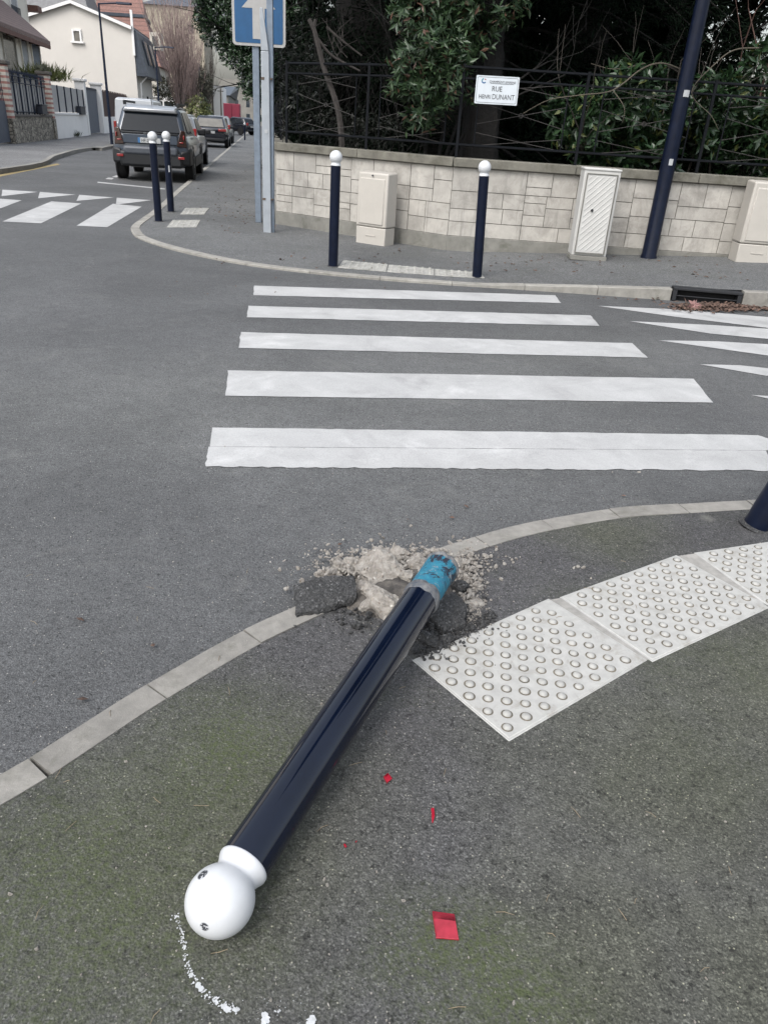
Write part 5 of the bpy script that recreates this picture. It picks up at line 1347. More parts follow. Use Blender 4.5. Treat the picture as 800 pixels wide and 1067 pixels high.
for s in (-1, 1):
    mb = MB(); mb.hexa([(s*.60, -.045, .80), (s*.83, .0, .78), (s*.83, .12, .78), (s*.60, .1, .80)], [(s*.70, -.02, 1.16), (s*.80, .02, 1.14), (s*.80, .14, 1.14), (s*.70, .12, 1.16)])
    tl = mb.build('taillight', M['taildark'], suv, bevel=.02)
    mb = MB(); mb.box((s*.71, -.045, .89), (.09, .02, .025)); mb.box((s*.77, -.02, 1.0), (.025, .03, .10)); mb.build('light_bar', M['taillight'], tl, bevel=.008)
    boxp(suv, 'reflector', 'taillight', (s*.70, -.14, .56), (.15, .02, .055), .008)
    boxp(suv, 'roof_rail', 'trim', (s*.62, 1.45, 1.70), (.05, 1.6, .05), .01)
    boxp(suv, 'roof_rail_foot', 'trim', (s*.62, .66, 1.675), (.06, .14, .09), .01)
    mb = MB(); mb.box((s*1.0, 2.75, 1.10), (.20, .12, .17)); mb.build('mirror', M['trim'], suv, bevel=.04)
    boxp(suv, 'side_cladding', 'trim', (s*.925, 2.1, .44), (.02, 2.0, .22), .008)
    hexp(suv, 'rear_corner_guard', 'trim', [(s*.66, -.10, .40), (s*.90, .02, .38), (s*.93, .42, .38), (s*.66, .3, .40)], [(s*.68, -.09, .70), (s*.895, .03, .74), (s*.925, .42, .80), (s*.68, .3, .72)], .05)
np_ = boxp(suv, 'number_plate', 'numplate', (-.02, -.05, .90), (.52, .03, .11), .004)
boxp(np_, 'blue_band', 'plateblue', (-.255, -.052, .90), (.05, .03, .108))
FRs = lambda x, y, z: Matrix.Translation((x, y, z)) @ FR
place_text('lettering', 'HF-2', .105, M['ink'], np_, FRs(-.12, -.067, .865), .8)
place_text('lettering', 'D A C I A', .055, M['silver'], suv, FRs(0, -.052, 1.038), 1.2)
boxp(suv, 'wiper', 'trim', (.12, .22, 1.17), (.34, .05, .05), .015)
mb = MB(); mb.tube([(0, .72, 1.64), (0, .62, 1.80)], .008, 6); mb.build('antenna', M['trim'], suv)
boxp(suv, 'exhaust', 'rim', (-.05, .0, .33), (.9, .05, .03), .01)

def onroad(px, y): q = sight(px, 150); 
def kerbx(y): return -4.36 - .175 * (y - 14.2)
def rear(t, hw, lx, lz, lw, lh, plate=True, mat='taillight', yy=0, plz=.72):
    for s in (-1, 1):
        boxp(t, 'taillight', mat, (s * (hw * .90 - lw * .45), yy + .02, lz), (lw, .12, lh), .02)
    if plate: boxp(t, 'number_plate', 'numplate', (0, yy - .012, plz), (.52, .03, .11), .004)
    boxp(t, 'bumper_trim', 'trim', (0, -.01, .40), (hw * 1.6, .10, .14), .03)
hd = Vector((-math.sin(HEAD), math.cos(HEAD), 0)); hr = Vector((math.cos(HEAD), math.sin(HEAD), 0))
silver, hw2 = car('parked_hatchback', 'silver car with bright red taillight tucked behind the grey SUV', 'car', Vector((kerbx(25.6), 25.6, 0)) - hr * .98, HEAD, 4.1, 1.78, 1.50, 'silver', 'hatch')
rear(silver, hw2, 0, .98, .22, .30)
boxp(silver, 'mirror', 'trim', (.99, 2.6, 1.02), (.18, .12, .14), .03)
blk, hw3 = car('parked_sedan', 'black sedan with number plate parked beyond the silver car', 'car', Vector((kerbx(44.5), 44.5, 0)) - hr * .95, HEAD, 4.7, 1.86, 1.50, 'black', 'sedan')
rear(blk, hw3, 0, .86, .42, .13, yy=.0, plz=.74); boxp(blk, 'mirror', 'trim', (1.02, 2.9, 1.0), (.18, .12, .14), .03)
boxp(blk, 'boot_lid_chrome', 'rim', (0, -.005, .83), (.6, .03, .02))
c_, hw4 = car('parked_car', 'pale car whose roof shows just behind the black sedan', 'car', Vector((kerbx(53), 53, 0)) - hr * 1.0, HEAD, 4.2, 1.78, 1.55, 'silver', 'hatch', detail=False); rear(c_, hw4, 0, .95, .2, .25)
c_, hw4 = car('parked_car', 'grey car parked at the left kerb, far beyond the black sedan', 'car', AT(221, 130, 72) * 1, HEAD, 4.2, 1.8, 1.55, 'silver', 'hatch', detail=False); c_.location.z = 0; rear(c_, hw4, 0, .95, .2, .25)
c_, hw4 = car('parked_car', 'dark car standing across the pavement end under the holly', 'car', Vector((AT(263, 130, 82).x, 82, .06)), math.radians(62), 4.2, 1.78, 1.50, 'black', 'hatch', detail=False); rear(c_, hw4, 0, .95, .2, .25)
vl = AT(120.5, 150, 36)
van, hw5 = car('parked_van', 'white van parked at the left kerb beside the grey SUV', 'van', Vector((vl.x + .95, 36, 0)), HEAD, 4.6, 1.86, 1.98, 'whitecar', 'van', .3, 1.05)
for s in (-1, 1): boxp(van, 'taillight', 'taillight', (s*.84, .0, .85), (.12, .10, .46), .02)
boxp(van, 'door_seam', 'trim', (0, .015, 1.2), (.015, .03, 1.3)); boxp(van, 'bumper', 'trim', (0, -.03, .45), (1.7, .12, .2), .03)
tr = thing('box_truck', 'red box truck with two rear doors at the far end of the street', 'truck', (AT(242, 130, 112).x, 112, 0), HEAD, None)
for s in (-1, 1): boxp(tr, 'rear_door', 'redtruck', (s*.52, -.02, 1.95), (.98, .06, 2.3), .02)
boxp(tr, 'box_body', 'redtruck', (0, 2.5, 1.95), (2.15, 4.9, 2.4), .03); boxp(tr, 'cab', 'whitecar', (0, 5.9, 1.4), (2.0, 1.7, 2.0), .15); boxp(tr, 'bumper', 'trim', (0, 0, .55), (2.1, .2, .25), .02)
for x in (-.85, .85):
    for y in (1.2, 5.8): mb = MB(); mb.lathe([(.3, -.13), (.45, -.12), (.45, .12), (.3, .13)], 18, Matrix.Translation((x, y, .45)) @ Matrix.Rotation(PI/2, 4, 'Y')); mb.build('wheel', M['tyre'], tr)

# ------------------------------------------------------------------ the left side of the side street
FN = Vector((FD.y, -FD.x, 0)).normalized()          # towards the street
def fpt(s, d, z): p = FA + FD * s + FN * d; return Vector((p.x, p.y, z))
def fbox(mb, s0, s1, d0, d1, z0, z1):
    b = [fpt(s0, d1, 0), fpt(s1, d1, 0), fpt(s1, d0, 0), fpt(s0, d0, 0)]
    return mb.hexa([(p.x, p.y, z0) for p in b], [(p.x, p.y, z1) for p in b])
def fs(px, py, d=0):
    P0 = FA + FN * d; Q0 = FB + FN * d; p = PL(px, py, P0, Q0); return (p - FA).dot(FD), p.z
def FB_(name, mat, parent, s0, s1, d0, d1, z0, z1, bevel=0):
    mb = MB(); fbox(mb, s0, s1, d0, d1, z0, z1); return mb.build(name, M[mat], parent, loc=(parent.location if parent else None), bevel=bevel)
zg = .11
def gatepost(name, label, px, base_y, top_y, mats, w=.46, cap='slab_stone', low=None):
    s, _ = fs(px, base_y); _, zt = fs(px - 6, top_y); t = thing(name, label, 'gate post', fpt(s, 0, zg))
    zl = zg
    if low: FB_('stone_foot', low, t, s, s + w, -w + .04, .04, zg, zg + .85, .02); zl = zg + .852
    FB_('shaft', mats, t, s + .02, s + w - .02, -w + .06, .02, zl, zt - .14, .015)
    FB_('cap', cap, t, s - .06, s + w + .06, -w - .02, .10, zt - .139, zt, .03); return s, zt
s1_, z1_ = gatepost('brick_gate_post', 'red and cream banded brick gate post at the left picture edge', 16.5, 150, 64, 'gatepost', low='rubblewall')
s2_, z2_ = gatepost('brick_gate_post', 'red and cream banded brick gate post with dry plants on its cap', 58, 145, 75, 'gatepost', .50, low='rubblewall')
s3_, z3_ = gatepost('white_gate_post', 'white rendered gate post left of the grey gate', 93, 141, 82, 'white_render', .55, 'white_render')
s4_, z4_ = gatepost('white_gate_post', 'white rendered gate post right of the grey gate', 109, 140, 86, 'white_render', .62, 'white_render')
g1 = thing('metal_gate', 'blue-grey sheet metal gate at the left picture edge', 'gate', fpt(s1_ - 3, 0, zg)); FB_('gate_panel', 'bluegate', g1, s1_ - 3.2, s1_ - .02, -.2, -.15, zg + .05, 1.55)
mb = MB()
for k in range(16): p = fpt(s1_ - 3.1 + k * .2, -.17, 0); mb.tube([(p.x, p.y, 1.5), (p.x, p.y, 2.55)], .016, 5)
for z in (1.9, 2.45): mb.tube([fpt(s1_ - 3.2, -.17, z), fpt(s1_, -.17, z)], .02, 5)
mb.build('gate_bars', M['iron_blue'], g1, loc=g1.location)
_, zw = fs(30, 122); _, zf_ = fs(30, 79)
f1 = thing('front_fence', 'dark blue spiked iron fence backed with grey sheet on a rubble stone wall', 'fence', fpt(s1_ + .5, 0, zg))
FB_('stone_wall', 'rubblewall', f1, s1_ + .462, s2_ - .01, -.30, -.02, zg - .05, zw); FB_('wall_coping', 'slab_stone', f1, s1_ + .465, s2_ - .012, -.34, .02, zw + .002, zw + .09, .02)
FB_('backing_sheet', 'sheet', f1, s1_ + .48, s2_ - .03, -.22, -.20, zw + .1, zf_ - .35)
mb = MB(); n = int((s2_ - s1_ - .5) / .16)
for k in range(n):
    p = fpt(s1_ + .55 + k * .16, -.14, 0); th = .012 if k % 6 else .035
    mb.tube([(p.x, p.y, zw + .08 if k % 3 == 0 else zf_ - .35), (p.x, p.y, zf_ + .02)], th, 5); mb.tube([(p.x, p.y, zf_ + .02), (p.x, p.y, zf_ + .16)], [.026, .002], 5)
for z in (zw + .18, zf_ - .30, zf_ - .08): mb.tube([fpt(s1_ + .48, -.14, z), fpt(s2_ - .02, -.14, z)], .022, 5)
mb.build('iron_bars', M['iron_blue'], f1, loc=f1.location)
s_, z_ = fs(44, 113); mbx = thing('mailbox', 'dark mailbox on the spiked iron fence', 'mailbox', fpt(s_, .02, z_ - .2)); FB_('box', 'mail', mbx, s_ - .5, s_ + .5, -.10, .12, z_ - .22, z_ + .12, .02); FB_('lid', 'mail', mbx, s_ - .53, s_ + .53, -.10, .15, z_ + .122, z_ + .16, .01)
_, zw2 = fs(78, 120); _, zp2 = fs(72, 91)
f2 = thing('panel_fence', 'grey panelled fence on a low white rendered wall', 'fence', fpt(s2_ + .6, 0, zg))
FB_('low_wall', 'white_render', f2, s2_ + .505, s3_ - .01, -.25, .0, zg - .05, zw2); FB_('wall_coping', 'white_render', f2, s2_ + .51, s3_ - .012, -.30, .05, zw2 + .002, zw2 + .10, .02)
FB_('panels', 'sheet', f2, s2_ + .52, s3_ - .03, -.15, -.12, zw2 + .12, zp2)
mb = MB(); n = 5
for k in range(n + 1): s = s2_ + .55 + (s3_ - s2_ - .6) * k / n; fbox(mb, s, s + .08, -.119, -.07, zw2 + .11, zp2 + .01)
mb.build('fence_rails', M['iron_blue'], f2, loc=f2.location)
s_, z_ = fs(85, 115); mbx = thing('mailbox', 'dark mailbox on the grey panelled fence', 'mailbox', fpt(s_, .02, z_ - .2)); FB_('box', 'mail', mbx, s_ - 1.0, s_ + .4, -.06, .16, z_ - .2, z_ + .16, .02); FB_('lid', 'mail', mbx, s_ - 1.03, s_ + .43, -.06, .19, z_ + .162, z_ + .2, .01)
g2 = thing('metal_gate', 'plain grey gate between the two white posts', 'gate', fpt(s3_ + .6, 0, zg)); _, zgt = fs(95, 91)
FB_('gate_panel', 'bluegate', g2, s3_ + .57, s4_ - .02, -.30, -.24, zg + .05, zgt); FB_('gate_rail', 'iron_blue', g2, s3_ + .58, s4_ - .03, -.239, -.20, zgt - .12, zgt - .02)
f3 = thing('board_fence', 'red-brown board fence on a low white wall behind the lamp post', 'fence', fpt(s4_ + 1, 0, zg)); _, zb3 = fs(122, 97.5)
FB_('low_wall', 'white_render', f3, s4_ + .65, s4_ + 26, -.25, 0, zg - .05, 1.05)
mb = MB()
for k in range(60): fbox(mb, s4_ + .7 + k * .42, s4_ + .7 + k * .42 + .38, -.16, -.12, 1.06, zb3 + .08 * (k % 2))
mb.build('boards', M['brown'], f3, loc=f3.location, smooth=False)
tuft('grass_tuft', 'dry spiky plant growing on top of the banded post', tuple(fpt(s2_ + .25, -.2, z2_ - .02)), 160, .34, M['grassy'], 61, .16)
p_ = fpt(s3_ - 5.0, -.9, 2.55); tuft('yucca', 'green spiky plant behind the grey panelled fence', tuple(p_), 420, .75, M['bush'], 62, .5)
tuft('weed', 'small weed at the foot of the white wall', tuple(fpt(fs(78, 143)[0], .12, zg)), 60, .3, M['rhodo'], 63, .08)
# lean-to house
h1 = thing('lean_to_house', 'cream house with a brown tiled lean-to roof over tall shuttered openings', 'house', fpt(0, -5, zg))
DW = -2.6
sw, _ = fs(43, 80, DW); sL = fs(-70, 80, DW)[0]; _, ze = fs(40, 42, DW)
FB_('wall', 'cream_brightened', h1, sL - 6, sw, DW - 6.5, DW, zg - .1, ze)
su, _ = fs(29.5, 12, DW - 1.6); zu_top = fs(32, 9, DW - 1.2)[1] + 3.1; FB_('upper_wall', 'cream_brightened', h1, sL - 6, su, DW - 9, DW - 1.6, ze + .002, zu_top)
sr0 = fs(52, 46, DW + .55)[0]
mb = MB(); zE = fs(50, 46, DW + .55)[1]
a = [fpt(sL - 8, DW + .6, zE), fpt(sr0, DW + .6, zE), fpt(sr0, DW - 1.59, zE + 1.75), fpt(sL - 8, DW - 1.59, zE + 1.75)]
mb.hexa(a, [p + Vector((0, 0, .16)) for p in a]); mb.build('roof', M['browntile'], h1, loc=h1.location)
mb = MB(); fbox(mb, sL - 8, sr0 - .02, DW + .52, DW + .598, zE - .22, zE - .002)
for k in range(14): s = sw - .3 - k * 1.6; fbox(mb, s, s + .12, DW + .003, DW + .50, zE - .16, zE - .01)
mb.build('eave_timber', M['woodred'], h1, loc=h1.location)
def opening(name, mat, x0, x1, y0, y1, d, frame='white_render', par=h1, curtain=None):
    sa, _ = fs(x0, (y0 + y1) / 2, d); sb, _ = fs(x1, (y0 + y1) / 2, d); zb_ = fs((x0 + x1) / 2, y1, d)[1]; zt_ = fs((x0 + x1) / 2, y0, d)[1]
    f = FB_(name, mat, par, sa, sb, d + .004, d + .03, zb_, zt_)
    mb = MB(); fbox(mb, sa - .12, sa - .002, d + .003, d + .08, zb_, zt_ + .12); fbox(mb, sb + .002, sb + .12, d + .003, d + .08, zb_, zt_ + .12); fbox(mb, sa - .001, sb + .001, d + .003, d + .08, zt_ + .001, zt_ + .12)
    mb.build('surround', M[frame], f, loc=par.location); return f
opening('window', 'glass_pale', 5, 17, 38, 84, DW, 'cream2'); opening('shutter', 'shutter_pale', 23.5, 29.5, 42, 84, DW, 'cream_brightened'); opening('door', 'shutter', 34.5, 42.2, 46, 88, DW, 'cream_brightened')
opening('upper_window', 'shutter_pale', 10.5, 16.5, -14, 17, DW - 1.6, 'white_render')
mb = MB(); sa, sb = fs(10, 10, DW - 1.6)[0], fs(18.5, 10, DW - 1.6)[0]; zb_, zt_ = fs(14, 18, DW - 1.6)[1], fs(14, 7, DW - 1.6)[1]
for k in range(10): q = fpt(sa + (sb - sa) * k / 9, DW - 1.45, 0); mb.tube([(q.x, q.y, zb_), (q.x, q.y, zt_)], .018, 5)
for z in (zb_, zt_): mb.tube([fpt(sa, DW - 1.45, z), fpt(sb, DW - 1.45, z)], .025, 5)
mb.build('balcony_railing', M['iron_blue'], h1, loc=h1.location)
_, zu = fs(32, 9, DW - 1.2)
mb = MB(); fbox(mb, su + .003, su + 1.1, DW - 9, DW - 1.0, zu, zu + .3); fbox(mb, su - .4, su - .01, DW - 1.59, DW - 1.0, zu + .9, zu + 1.2); mb.build('upper_eave', M['woodred'], h1, loc=h1.location)
mb = MB(); a = [fpt(sL - 8, DW - 1.0, zu + 3.2), fpt(su + 1.2, DW - 1.0, zu + 3.2), fpt(su + 1.2, DW - 9, zu + 7), fpt(sL - 8, DW - 9, zu + 7)]; mb.hexa(a, [p + Vector((0, 0, .2)) for p in a]); mb.build('upper_roof', M['browntile'], h1, loc=h1.location)

# cream gabled house with a mansard on the street side
YG = 66
ap, el, er = AT(75, 3.5, YG), AT(-10, 31, YG), AT(138.5, 31, YG)
h2 = thing('gabled_house', 'cream gabled house with blue slate mansard and one small window', 'house', (er.x, YG, 0))
mb = MB(); pl_ = [(el.x, .0), (er.x, .0), (er.x, er.z), (ap.x, ap.z), (el.x, el.z)]; sh = Vector((-.175, 1, 0)) * 9
n = 5; vs = [(x, YG, z) for x, z in pl_] + [(x + sh.x, YG + sh.y, z) for x, z in pl_]
mb.add(vs, [list(range(n)), list(range(n, 2*n))[::-1]] + [((i+1)%n, i, n+i, n+(i+1)%n) for i in range(n)]); mb.build('wall', M['cream'], h2, loc=h2.location, smooth=False)
mb = MB()
for a, b in ((ap, er), (el, ap)):
    mb.hexa([(a.x, YG - .25, a.z + .0), (b.x, YG - .25, b.z + .0), (b.x + sh.x, YG + 9.1, b.z), (a.x + sh.x, YG + 9.1, a.z)], [(a.x, YG - .25, a.z + .22), (b.x + .02, YG - .25, b.z + .22), (b.x + sh.x, YG + 9.1, b.z + .22), (a.x + sh.x, YG + 9.1, a.z + .22)])
mb.build('roof', M['slategrey'], h2, loc=h2.location)
mb = MB()
for a, b in ((ap, er), (el, ap)): mb.hexa([(a.x, YG - .33, a.z - .02), (b.x, YG - .33, b.z - .02), (b.x, YG - .255, b.z - .02), (a.x, YG - .255, a.z - .02)], [(a.x, YG - .33, a.z + .19), (b.x, YG - .33, b.z + .19), (b.x, YG - .255, b.z + .19), (a.x, YG - .255, a.z + .19)])
mb.box((er.x - .0, YG - .06, (er.z + 3.3) / 2 + 1.6), (.16, .12, er.z - 4)); mb.build('white_verge', M['white_render'], h2, loc=h2.location)
zmb = AT(157, 83, YG + 6).z
mb = MB(); lo = er.x + .95; b4 = [(er.x + .02, YG + .05, zmb), (lo, YG + .05, zmb), (lo + sh.x, YG + 9, zmb), (er.x + .02 + sh.x, YG + 9, zmb)]; t4 = [(er.x + .02, YG + .05, er.z + .1), (er.x + .25, YG + .05, er.z - .1), (er.x + .25 + sh.x, YG + 9, er.z - .1), (er.x + .02 + sh.x, YG + 9, er.z + .1)]
mb.hexa(b4, t4); mb.build('mansard', M['slate'], h2, loc=h2.location)
V4 = lambda p: Vector(p)
mface = [V4(b4[1]), V4(b4[2]), V4(t4[2]), V4(t4[1])]
for u0, u1 in ((.22, .40), (.55, .72)):
    w = pane(mface, u0, u1, .30, .84, .06, .1).build('dormer_window', M['glass_pale'], h2, loc=h2.location)
    pane(mface, u0 - .03, u0, .27, .87, .08, .1).build('frame', M['slate'], w)
for w_ in [o for o in bpy.data.objects if o.parent and o.parent.name.startswith('dormer_window')]: w_.data.transform(Matrix.Translation(-Vector(h2.location)))
a, b = AT(75, 30, YG - .05), AT(86, 45, YG - .05); mb = MB(); mb.box(((a.x + b.x)/2, YG - .02, (a.z + b.z)/2), (b.x - a.x - .25, .05, a.z - b.z - .25)); gw = mb.build('window', M['glass_pale'], h2, loc=h2.location)
mb = MB(); cxw, czw, ww, hh = (a.x + b.x)/2, (a.z + b.z)/2, b.x - a.x, a.z - b.z
for x in (-1, 1): mb.box((cxw + x*(ww/2 - .06), YG - .06, czw), (.12, .12, hh))
mb.box((cxw, YG - .06, czw + hh/2 - .06), (ww - .242, .12, .12)); mb.box((cxw, YG - .10, czw - hh/2 + .04), (ww + .3, .2, .12)); mb.build('frame', M['white_render'], gw, loc=h2.location)
for k in (0, 1):
    y_ = YG + 2.2 + 3.2 * k; x_ = er.x - .175 * (y_ - YG) + .01; mb = MB(); mb.box((x_, y_, 1.7), (.06, .9, 1.9), HEAD); mb.build('front_window', M['glass'], h2, loc=h2.location)
mb = MB(); q0 = Vector((er.x + .12, YG + .6, 0)); mb.tube([q0 + Vector((0, 0, .1)), q0 + Vector((0, 0, zmb - .5)), q0 + Vector((.5, 0, zmb))], .06, 6); mb.build('downpipe', M['white_render'], h2, loc=h2.location)

# houses farther along
def block(name, label, cat, px0, px1, ytop, Y, depth, wallm, roofm=None, roofh=0, wins=0, pybase=118, win='glass'):
    a, b = AT(px0, ytop, Y), AT(px1, ytop, Y); t = thing(name, label, cat, ((a.x + b.x) / 2, Y, 0)); zt = (a.z + b.z) / 2
    mb = MB(); sh = Vector((-.175, 1, 0)) * depth
    c = [Vector((a.x, Y, 0)), Vector((b.x, Y, 0)), Vector((b.x, Y, 0)) + sh, Vector((a.x, Y, 0)) + sh]
    mb.hexa(c, [p + Vector((0, 0, zt)) for p in c]); mb.build('wall', M[wallm], t, loc=t.location)
    if roofm:
        w = b.x - a.x; mb = MB(); e = .35
        cb = [Vector((a.x - e, Y - e, zt + .002)), Vector((b.x + e, Y - e, zt + .002)), Vector((b.x + e, Y, zt + .002)) + sh, Vector((a.x - e, Y, zt + .002)) + sh]
        ct = [Vector((a.x + w*.12, Y + depth*.42, zt + roofh)), Vector((b.x - w*.28, Y + depth*.42, zt + roofh)), Vector((b.x - w*.28, Y + depth*.5, zt + roofh)) + sh*.1, Vector((a.x + w*.12, Y + depth*.5, zt + roofh)) + sh*.1]
        mb.hexa(cb, ct); r = mb.build('roof', M[roofm], t, loc=t.location, smooth=False)
    for k in range(wins):
        for row in range(max(1, int(zt / 3.1))):
            x = a.x + (b.x - a.x) * (k + .5) / wins; mb = MB(); mb.box((x, Y - .01, 1.8 + 3.0 * row), (.9, .06, 1.5)); w_ = mb.build('window', M[win], t, loc=t.location)
            # windows along the street side too
    ns = int(depth / 3.5)
    for k in range(ns if wins else 0):
        for row in range(max(1, int(zt / 3.1))):
            p = Vector((b.x, Y, 1.8 + 3.0 * row)) + sh * ((k + .5) / ns); mb = MB(); mb.box(p, (.06, 1.0, 1.5), HEAD); mb.build('side_window', M[win], t, loc=t.location)
    return t
# red tiled house: two-tier roof facing the street corner
rt = thing('red_roof_house', 'tall house with a red tiled two-tier roof behind the mansard', 'house', (AT(145, 60, 92).x, 92, 0))
YR = 92
mb = MB(); a, b = AT(100, 67, YR), AT(164, 67, YR); shr = Vector((-.175, 1, 0)) * 12
c = [Vector((a.x, YR, 0)), Vector((b.x, YR, 0)), Vector((b.x, YR, 0)) + shr, Vector((a.x, YR, 0)) + shr]; mb.hexa(c, [p + Vector((0, 0, (a.z + b.z)/2)) for p in c]); mb.build('wall', M['cream2'], rt, loc=rt.location)
zr0 = (a.z + b.z) / 2 + .003
u0, u1 = AT(100, 17, YR + 2.2), AT(151, 17, YR + 2.2); zr1 = (u0.z + u1.z) / 2
mb = MB(); cb = [Vector((a.x - .4, YR - .4, zr0)), Vector((b.x + .5, YR - .4, zr0)), Vector((b.x + .5, YR, zr0)) + shr, Vector((a.x - .4, YR, zr0)) + shr]
ct = [Vector((u0.x, YR + 2.2, zr1)), Vector((u1.x, YR + 2.2, zr1)), Vector((u1.x - 1.6, YR + 9, zr1)), Vector((u0.x - 1.6, YR + 9, zr1))]
mb.hexa(cb, ct); mb.build('lower_roof', M['redtile'], rt, loc=rt.location, smooth=False)
mb = MB(); mb.hexa([p + Vector((.12 if i in (1, 2) else -.1, -.12 if i < 2 else .1, .003)) for i, p in enumerate(ct)], [p + Vector((.12 if i in (1, 2) else -.1, -.12 if i < 2 else .1, .30)) for i, p in enumerate(ct)]); mb.build('gutter', M['slate'], rt, loc=rt.location)
z2 = zr1 + 3.6
mb = MB(); ct2 = [p + Vector((0, 0, .305)) for p in ct]; mb.hexa(ct2, [Vector((u0.x, YR + 4.4, z2)), Vector((u1.x - 1.0, YR + 4.4, z2)), Vector((u1.x - 2, YR + 7, z2)), Vector((u0.x, YR + 7, z2))]); mb.build('upper_roof', M['redtile'], rt, loc=rt.location, smooth=False)
mb = MB(); p = AT(163, 40, YR + .8); mb.box((p.x, YR + .9, p.z - .3), (1.1, 1.2, 1.6)); dm = mb.build('dormer', M['cream2'], rt, loc=rt.location, bevel=.02)
mb = MB(); mb.box((p.x, YR + .28, p.z - .3), (.55, .06, .9)); mb.build('dormer_pane', M['glass'], dm, loc=rt.location)
block('apartment_house', 'grey apartment house with tall windows showing over the cream gable', 'house', 92, 117, -50, 100, 10, 'far_grey', None, 0, 3)
block('slate_roof_house', 'low house with grey slate roof just behind the cream gable', 'house', 20, 92, 18, 84, 8, 'cream2', 'slategrey', 4.5)
tb = block('tall_beige_house', 'tall beige house with a blank rubble party wall behind the bare tree', 'house', 149, 211, 6, 124, 22, 'beigehigh', 'slate', 2.2)
p = AT(203, 30, 123.9); mb = MB(); mb.box((AT(199, 30, 124).x, 123.97, AT(199, 30, 124).z), (.8, .1, 1.0)); mb.build('small_window', M['glass'], tb, loc=tb.location)
block('white_garage', 'small white outbuilding with a flat roof beside the second lamp post', 'garage', 159, 181, 101, 86, 7, 'white_render', None, 0, 2)
block('pale_house', 'narrow pale house end far down the street above the parked cars', 'house', 222, 232, 90, 140, 14, 'white_render', None, 0, 0)
block('grey_terrace', 'grey terrace closing the far left side of the street', 'house', 196, 238, 98, 158, 40, 'far_grey', 'slate', 2, 5)
block('end_building', 'hazy grey block closing the far end of the street', 'house', 228, 300, 84, 215, 20, 'far_grey', None, 0, 6)
block('garden_villa', 'red brick and cream house glimpsed through the garden conifers', 'house', 590, 735, 66, 46, 9, 'cream2', 'browntile', 1.9, 4)
# low white wall with pillars in front of the garage
w_ = thing('white_wall', 'low white wall with pillars under the second lamp post', 'wall', (AT(160, 120, 80).x, 80, 0)); mb = MB(); mb.box((AT(160, 120, 80).x, 80, .7), (3, .2, 1.4)); mb.build('panel', M['white_render'], w_, loc=w_.location)
for px in (156, 163):
    mb = MB(); x = AT(px, 120, 79.8).x; mb.box((x, 79.8, 1.35), (.5, .5, 2.7)); mb.box((x, 79.8, 2.78), (.62, .62, .14)); mb.build('pillar', M['white_render'], w_, loc=w_.location, bevel=.03)

# bare tree, ivy and bush down the street
def baretree(label, px, Y, h, spread, n, seed, r=.16, mat='twig_pink'):
    b = AT(px, 120, Y); b.z = .05; t = tree('bare_tree', label, 'tree', tuple(b), 'leafless street trees'); rr = random.Random(seed)
    mb = MB(); mb.tube([b, b + Vector((.05, 0, h * .18)), b + Vector((0, 0, h * .34))], [r, r * .8, r * .6], 9); mb.build('trunk', M['bark_grey'], t, loc=b)
    mb = MB()
    for i in range(n):
        a = rr.uniform(0, 2 * PI); z = h * rr.uniform(.12, .42); d = Vector((math.cos(a) * spread * rr.uniform(.3, 1), math.sin(a) * spread, 1)).normalized()
        L = (h - z) * rr.uniform(.5, .95); p = b + Vector((0, 0, z)); pts = [p]; 
        for k in range(5): d = (d + Vector((rr.gauss(0, .08), rr.gauss(0, .08), .16))).normalized(); pts.append(pts[-1] + d * L / 5)
        mb.tube(pts, [.040, .032, .026, .02, .014, .006], 4)
        for j in range(9):
            q = pts[rr.randint(1, 5)]; d2 = (d + Vector((rr.gauss(0, .35), rr.gauss(0, .35), .25))).normalized(); l2 = L * rr.uniform(.15, .4); mb.tube([q, q + d2 * l2 * .5 + Vector((0, 0, .03)), q + (d2 + Vector((0, 0, .25))).normalized() * l2], [.018, .013, .006], 3)
    mb.build('crown', M[mat], t, loc=b); return t
baretree('tall leafless tree with pinkish upright twigs before the beige party wall', 189, 76, 11.2, .60, 95, 71, .2)
baretree('lower leafless tree just right of the pinkish one', 199, 82, 8.2, .55, 80, 72, .16)
baretree('leafless grey tree at the far end, behind the black sedan', 216, 105, 8.5, .5, 60, 73, .16, 'bark_grey')
def bushy(name, label, px, Y, z, ells, mat, n, seed, ln):
    b = AT(px, 120, Y); b.z = .05; t = tree(name, label, 'bush', tuple(b)); P, D = lumps(n, [(b.x + e[0], Y + e[1], e[2], e[3], e[4], e[5]) for e in ells], .4, seed); V, F = whorls(P, D, 5, ln, ln * .5, seed + 1)
    np_mesh('crown', V, F, M[mat], t, loc=b); mb = MB(); mb.tube([b, b + Vector((0, 0, 1.2))], .08, 6); mb.build('trunk', M['bark'], t, loc=b)
bushy('garden_bush', 'yellow-green bush beyond the parked cars', 206, 68, 0, [(0, 0, 1.6, .9, .8, 1.4), (.6, .3, 1.4, .6, .6, 1.1)], 'bush', 500, 81, .16)
bushy('garden_bush', 'dark green bush right beside the yellow-green one', 213, 70, 0, [(0, 0, 1.5, .6, .7, 1.3)], 'rhodo', 300, 83, .16)
bushy('ivy_mass', 'olive ivy clump hanging at the foot of the pinkish tree', 174, 79, 0, [(0, 0, 3.4, 1.2, 1, 1.1), (1.0, .5, 2.6, 1, 1, 1.4)], 'ivydark', 500, 85, .2)
bushy('ivy_mass', 'olive ivy crown on the trunk right of the yellow-green bush', 209, 84, 0, [(0, 0, 4.2, 1.5, 1.2, 1.3), (-1, 0, 3.4, 1, 1, 1.2)], 'ivydark', 550, 87, .2)
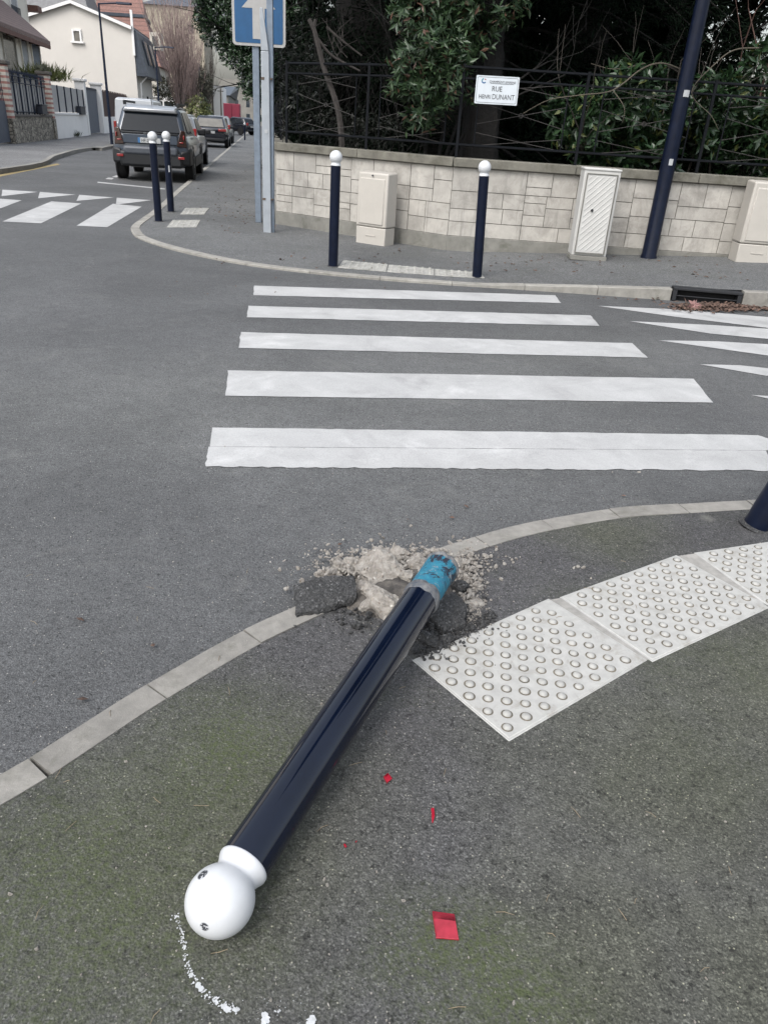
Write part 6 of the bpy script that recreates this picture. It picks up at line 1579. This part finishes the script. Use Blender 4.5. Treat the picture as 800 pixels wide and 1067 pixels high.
for px, Y, top, lab in ((222, 112, 64, 'thin dark utility pole far down the street, the left one'), (231, 100, 92, 'thin pale pole above the far parked cars')):
    b = AT(px, 125, Y); zt_ = AT(px, top, Y).z; t = thing('utility_pole', lab, 'pole', (b.x, Y, .05), 0, None); mb = MB(); mb.tube([(b.x, Y, 0), (b.x, Y, zt_)], [.10, .07], 8); mb.build('shaft', M['bark_grey'], t, loc=t.location); mb = MB(); mb.box((b.x, Y, zt_ - .3), (.7, .08, .08)); mb.build('crossarm', M['bark_grey'], t, loc=t.location)

# ------------------------------------------------------------------ light, sky, camera
sc = bpy.context.scene
w = bpy.data.worlds.new('World'); sc.world = w; w.use_nodes = True; nt = w.node_tree; bg = nt.nodes['Background']
sky = nt.nodes.new('ShaderNodeTexSky'); sky.sky_type = 'NISHITA'; sky.sun_disc = False
SEL, SAZ = math.radians(52), math.radians(-150)       # veiled sun high on the left
sky.sun_elevation = SEL; sky.sun_rotation = SAZ; sky.air_density = 1.6; sky.dust_density = 5; sky.ozone_density = 1.0
hs = nt.nodes.new('ShaderNodeHueSaturation'); hs.inputs['Saturation'].default_value = .42
nt.links.new(sky.outputs[0], hs.inputs['Color']); nt.links.new(mix(nt, 1.0, hs.outputs[0], (.975, 1.0, 1.045), 'MULTIPLY'), bg.inputs['Color']); bg.inputs['Strength'].default_value = .15
sd = bpy.data.lights.new('sun', 'SUN'); sd.energy = .65; sd.angle = math.radians(28); sd.color = (1, .985, .965)
so = bpy.data.objects.new('sun', sd); C.objects.link(so)
sv = Vector((math.sin(SAZ) * math.cos(SEL), math.cos(SAZ) * math.cos(SEL), math.sin(SEL)))
so.rotation_euler = (-sv).to_track_quat('-Z', 'Y').to_euler(); so.location = sv * 60
cd = bpy.data.cameras.new('camera'); co_ = bpy.data.objects.new('camera', cd); C.objects.link(co_)
cd.sensor_fit = 'VERTICAL'; cd.sensor_height = 36; cd.lens = FOC / 1067 * 36; cd.clip_start = .05; cd.clip_end = 1500
Rm = Matrix((RGT, UPV, -FWD)).transposed(); co_.matrix_world = Matrix.Translation((0, 0, EYE)) @ Rm.to_4x4()
sc.camera = co_
sc.view_settings.view_transform = 'Standard'; sc.view_settings.look = 'None'; sc.view_settings.gamma = 1; sc.view_settings.exposure = .84
try: sc.view_settings.use_curve_mapping = False
except Exception: pass
sc.cycles.use_denoising = True; sc.cycles.denoiser = 'OPENIMAGEDENOISE'; sc.cycles.denoising_input_passes = 'RGB_ALBEDO_NORMAL'; sc.cycles.denoising_prefilter = 'ACCURATE'
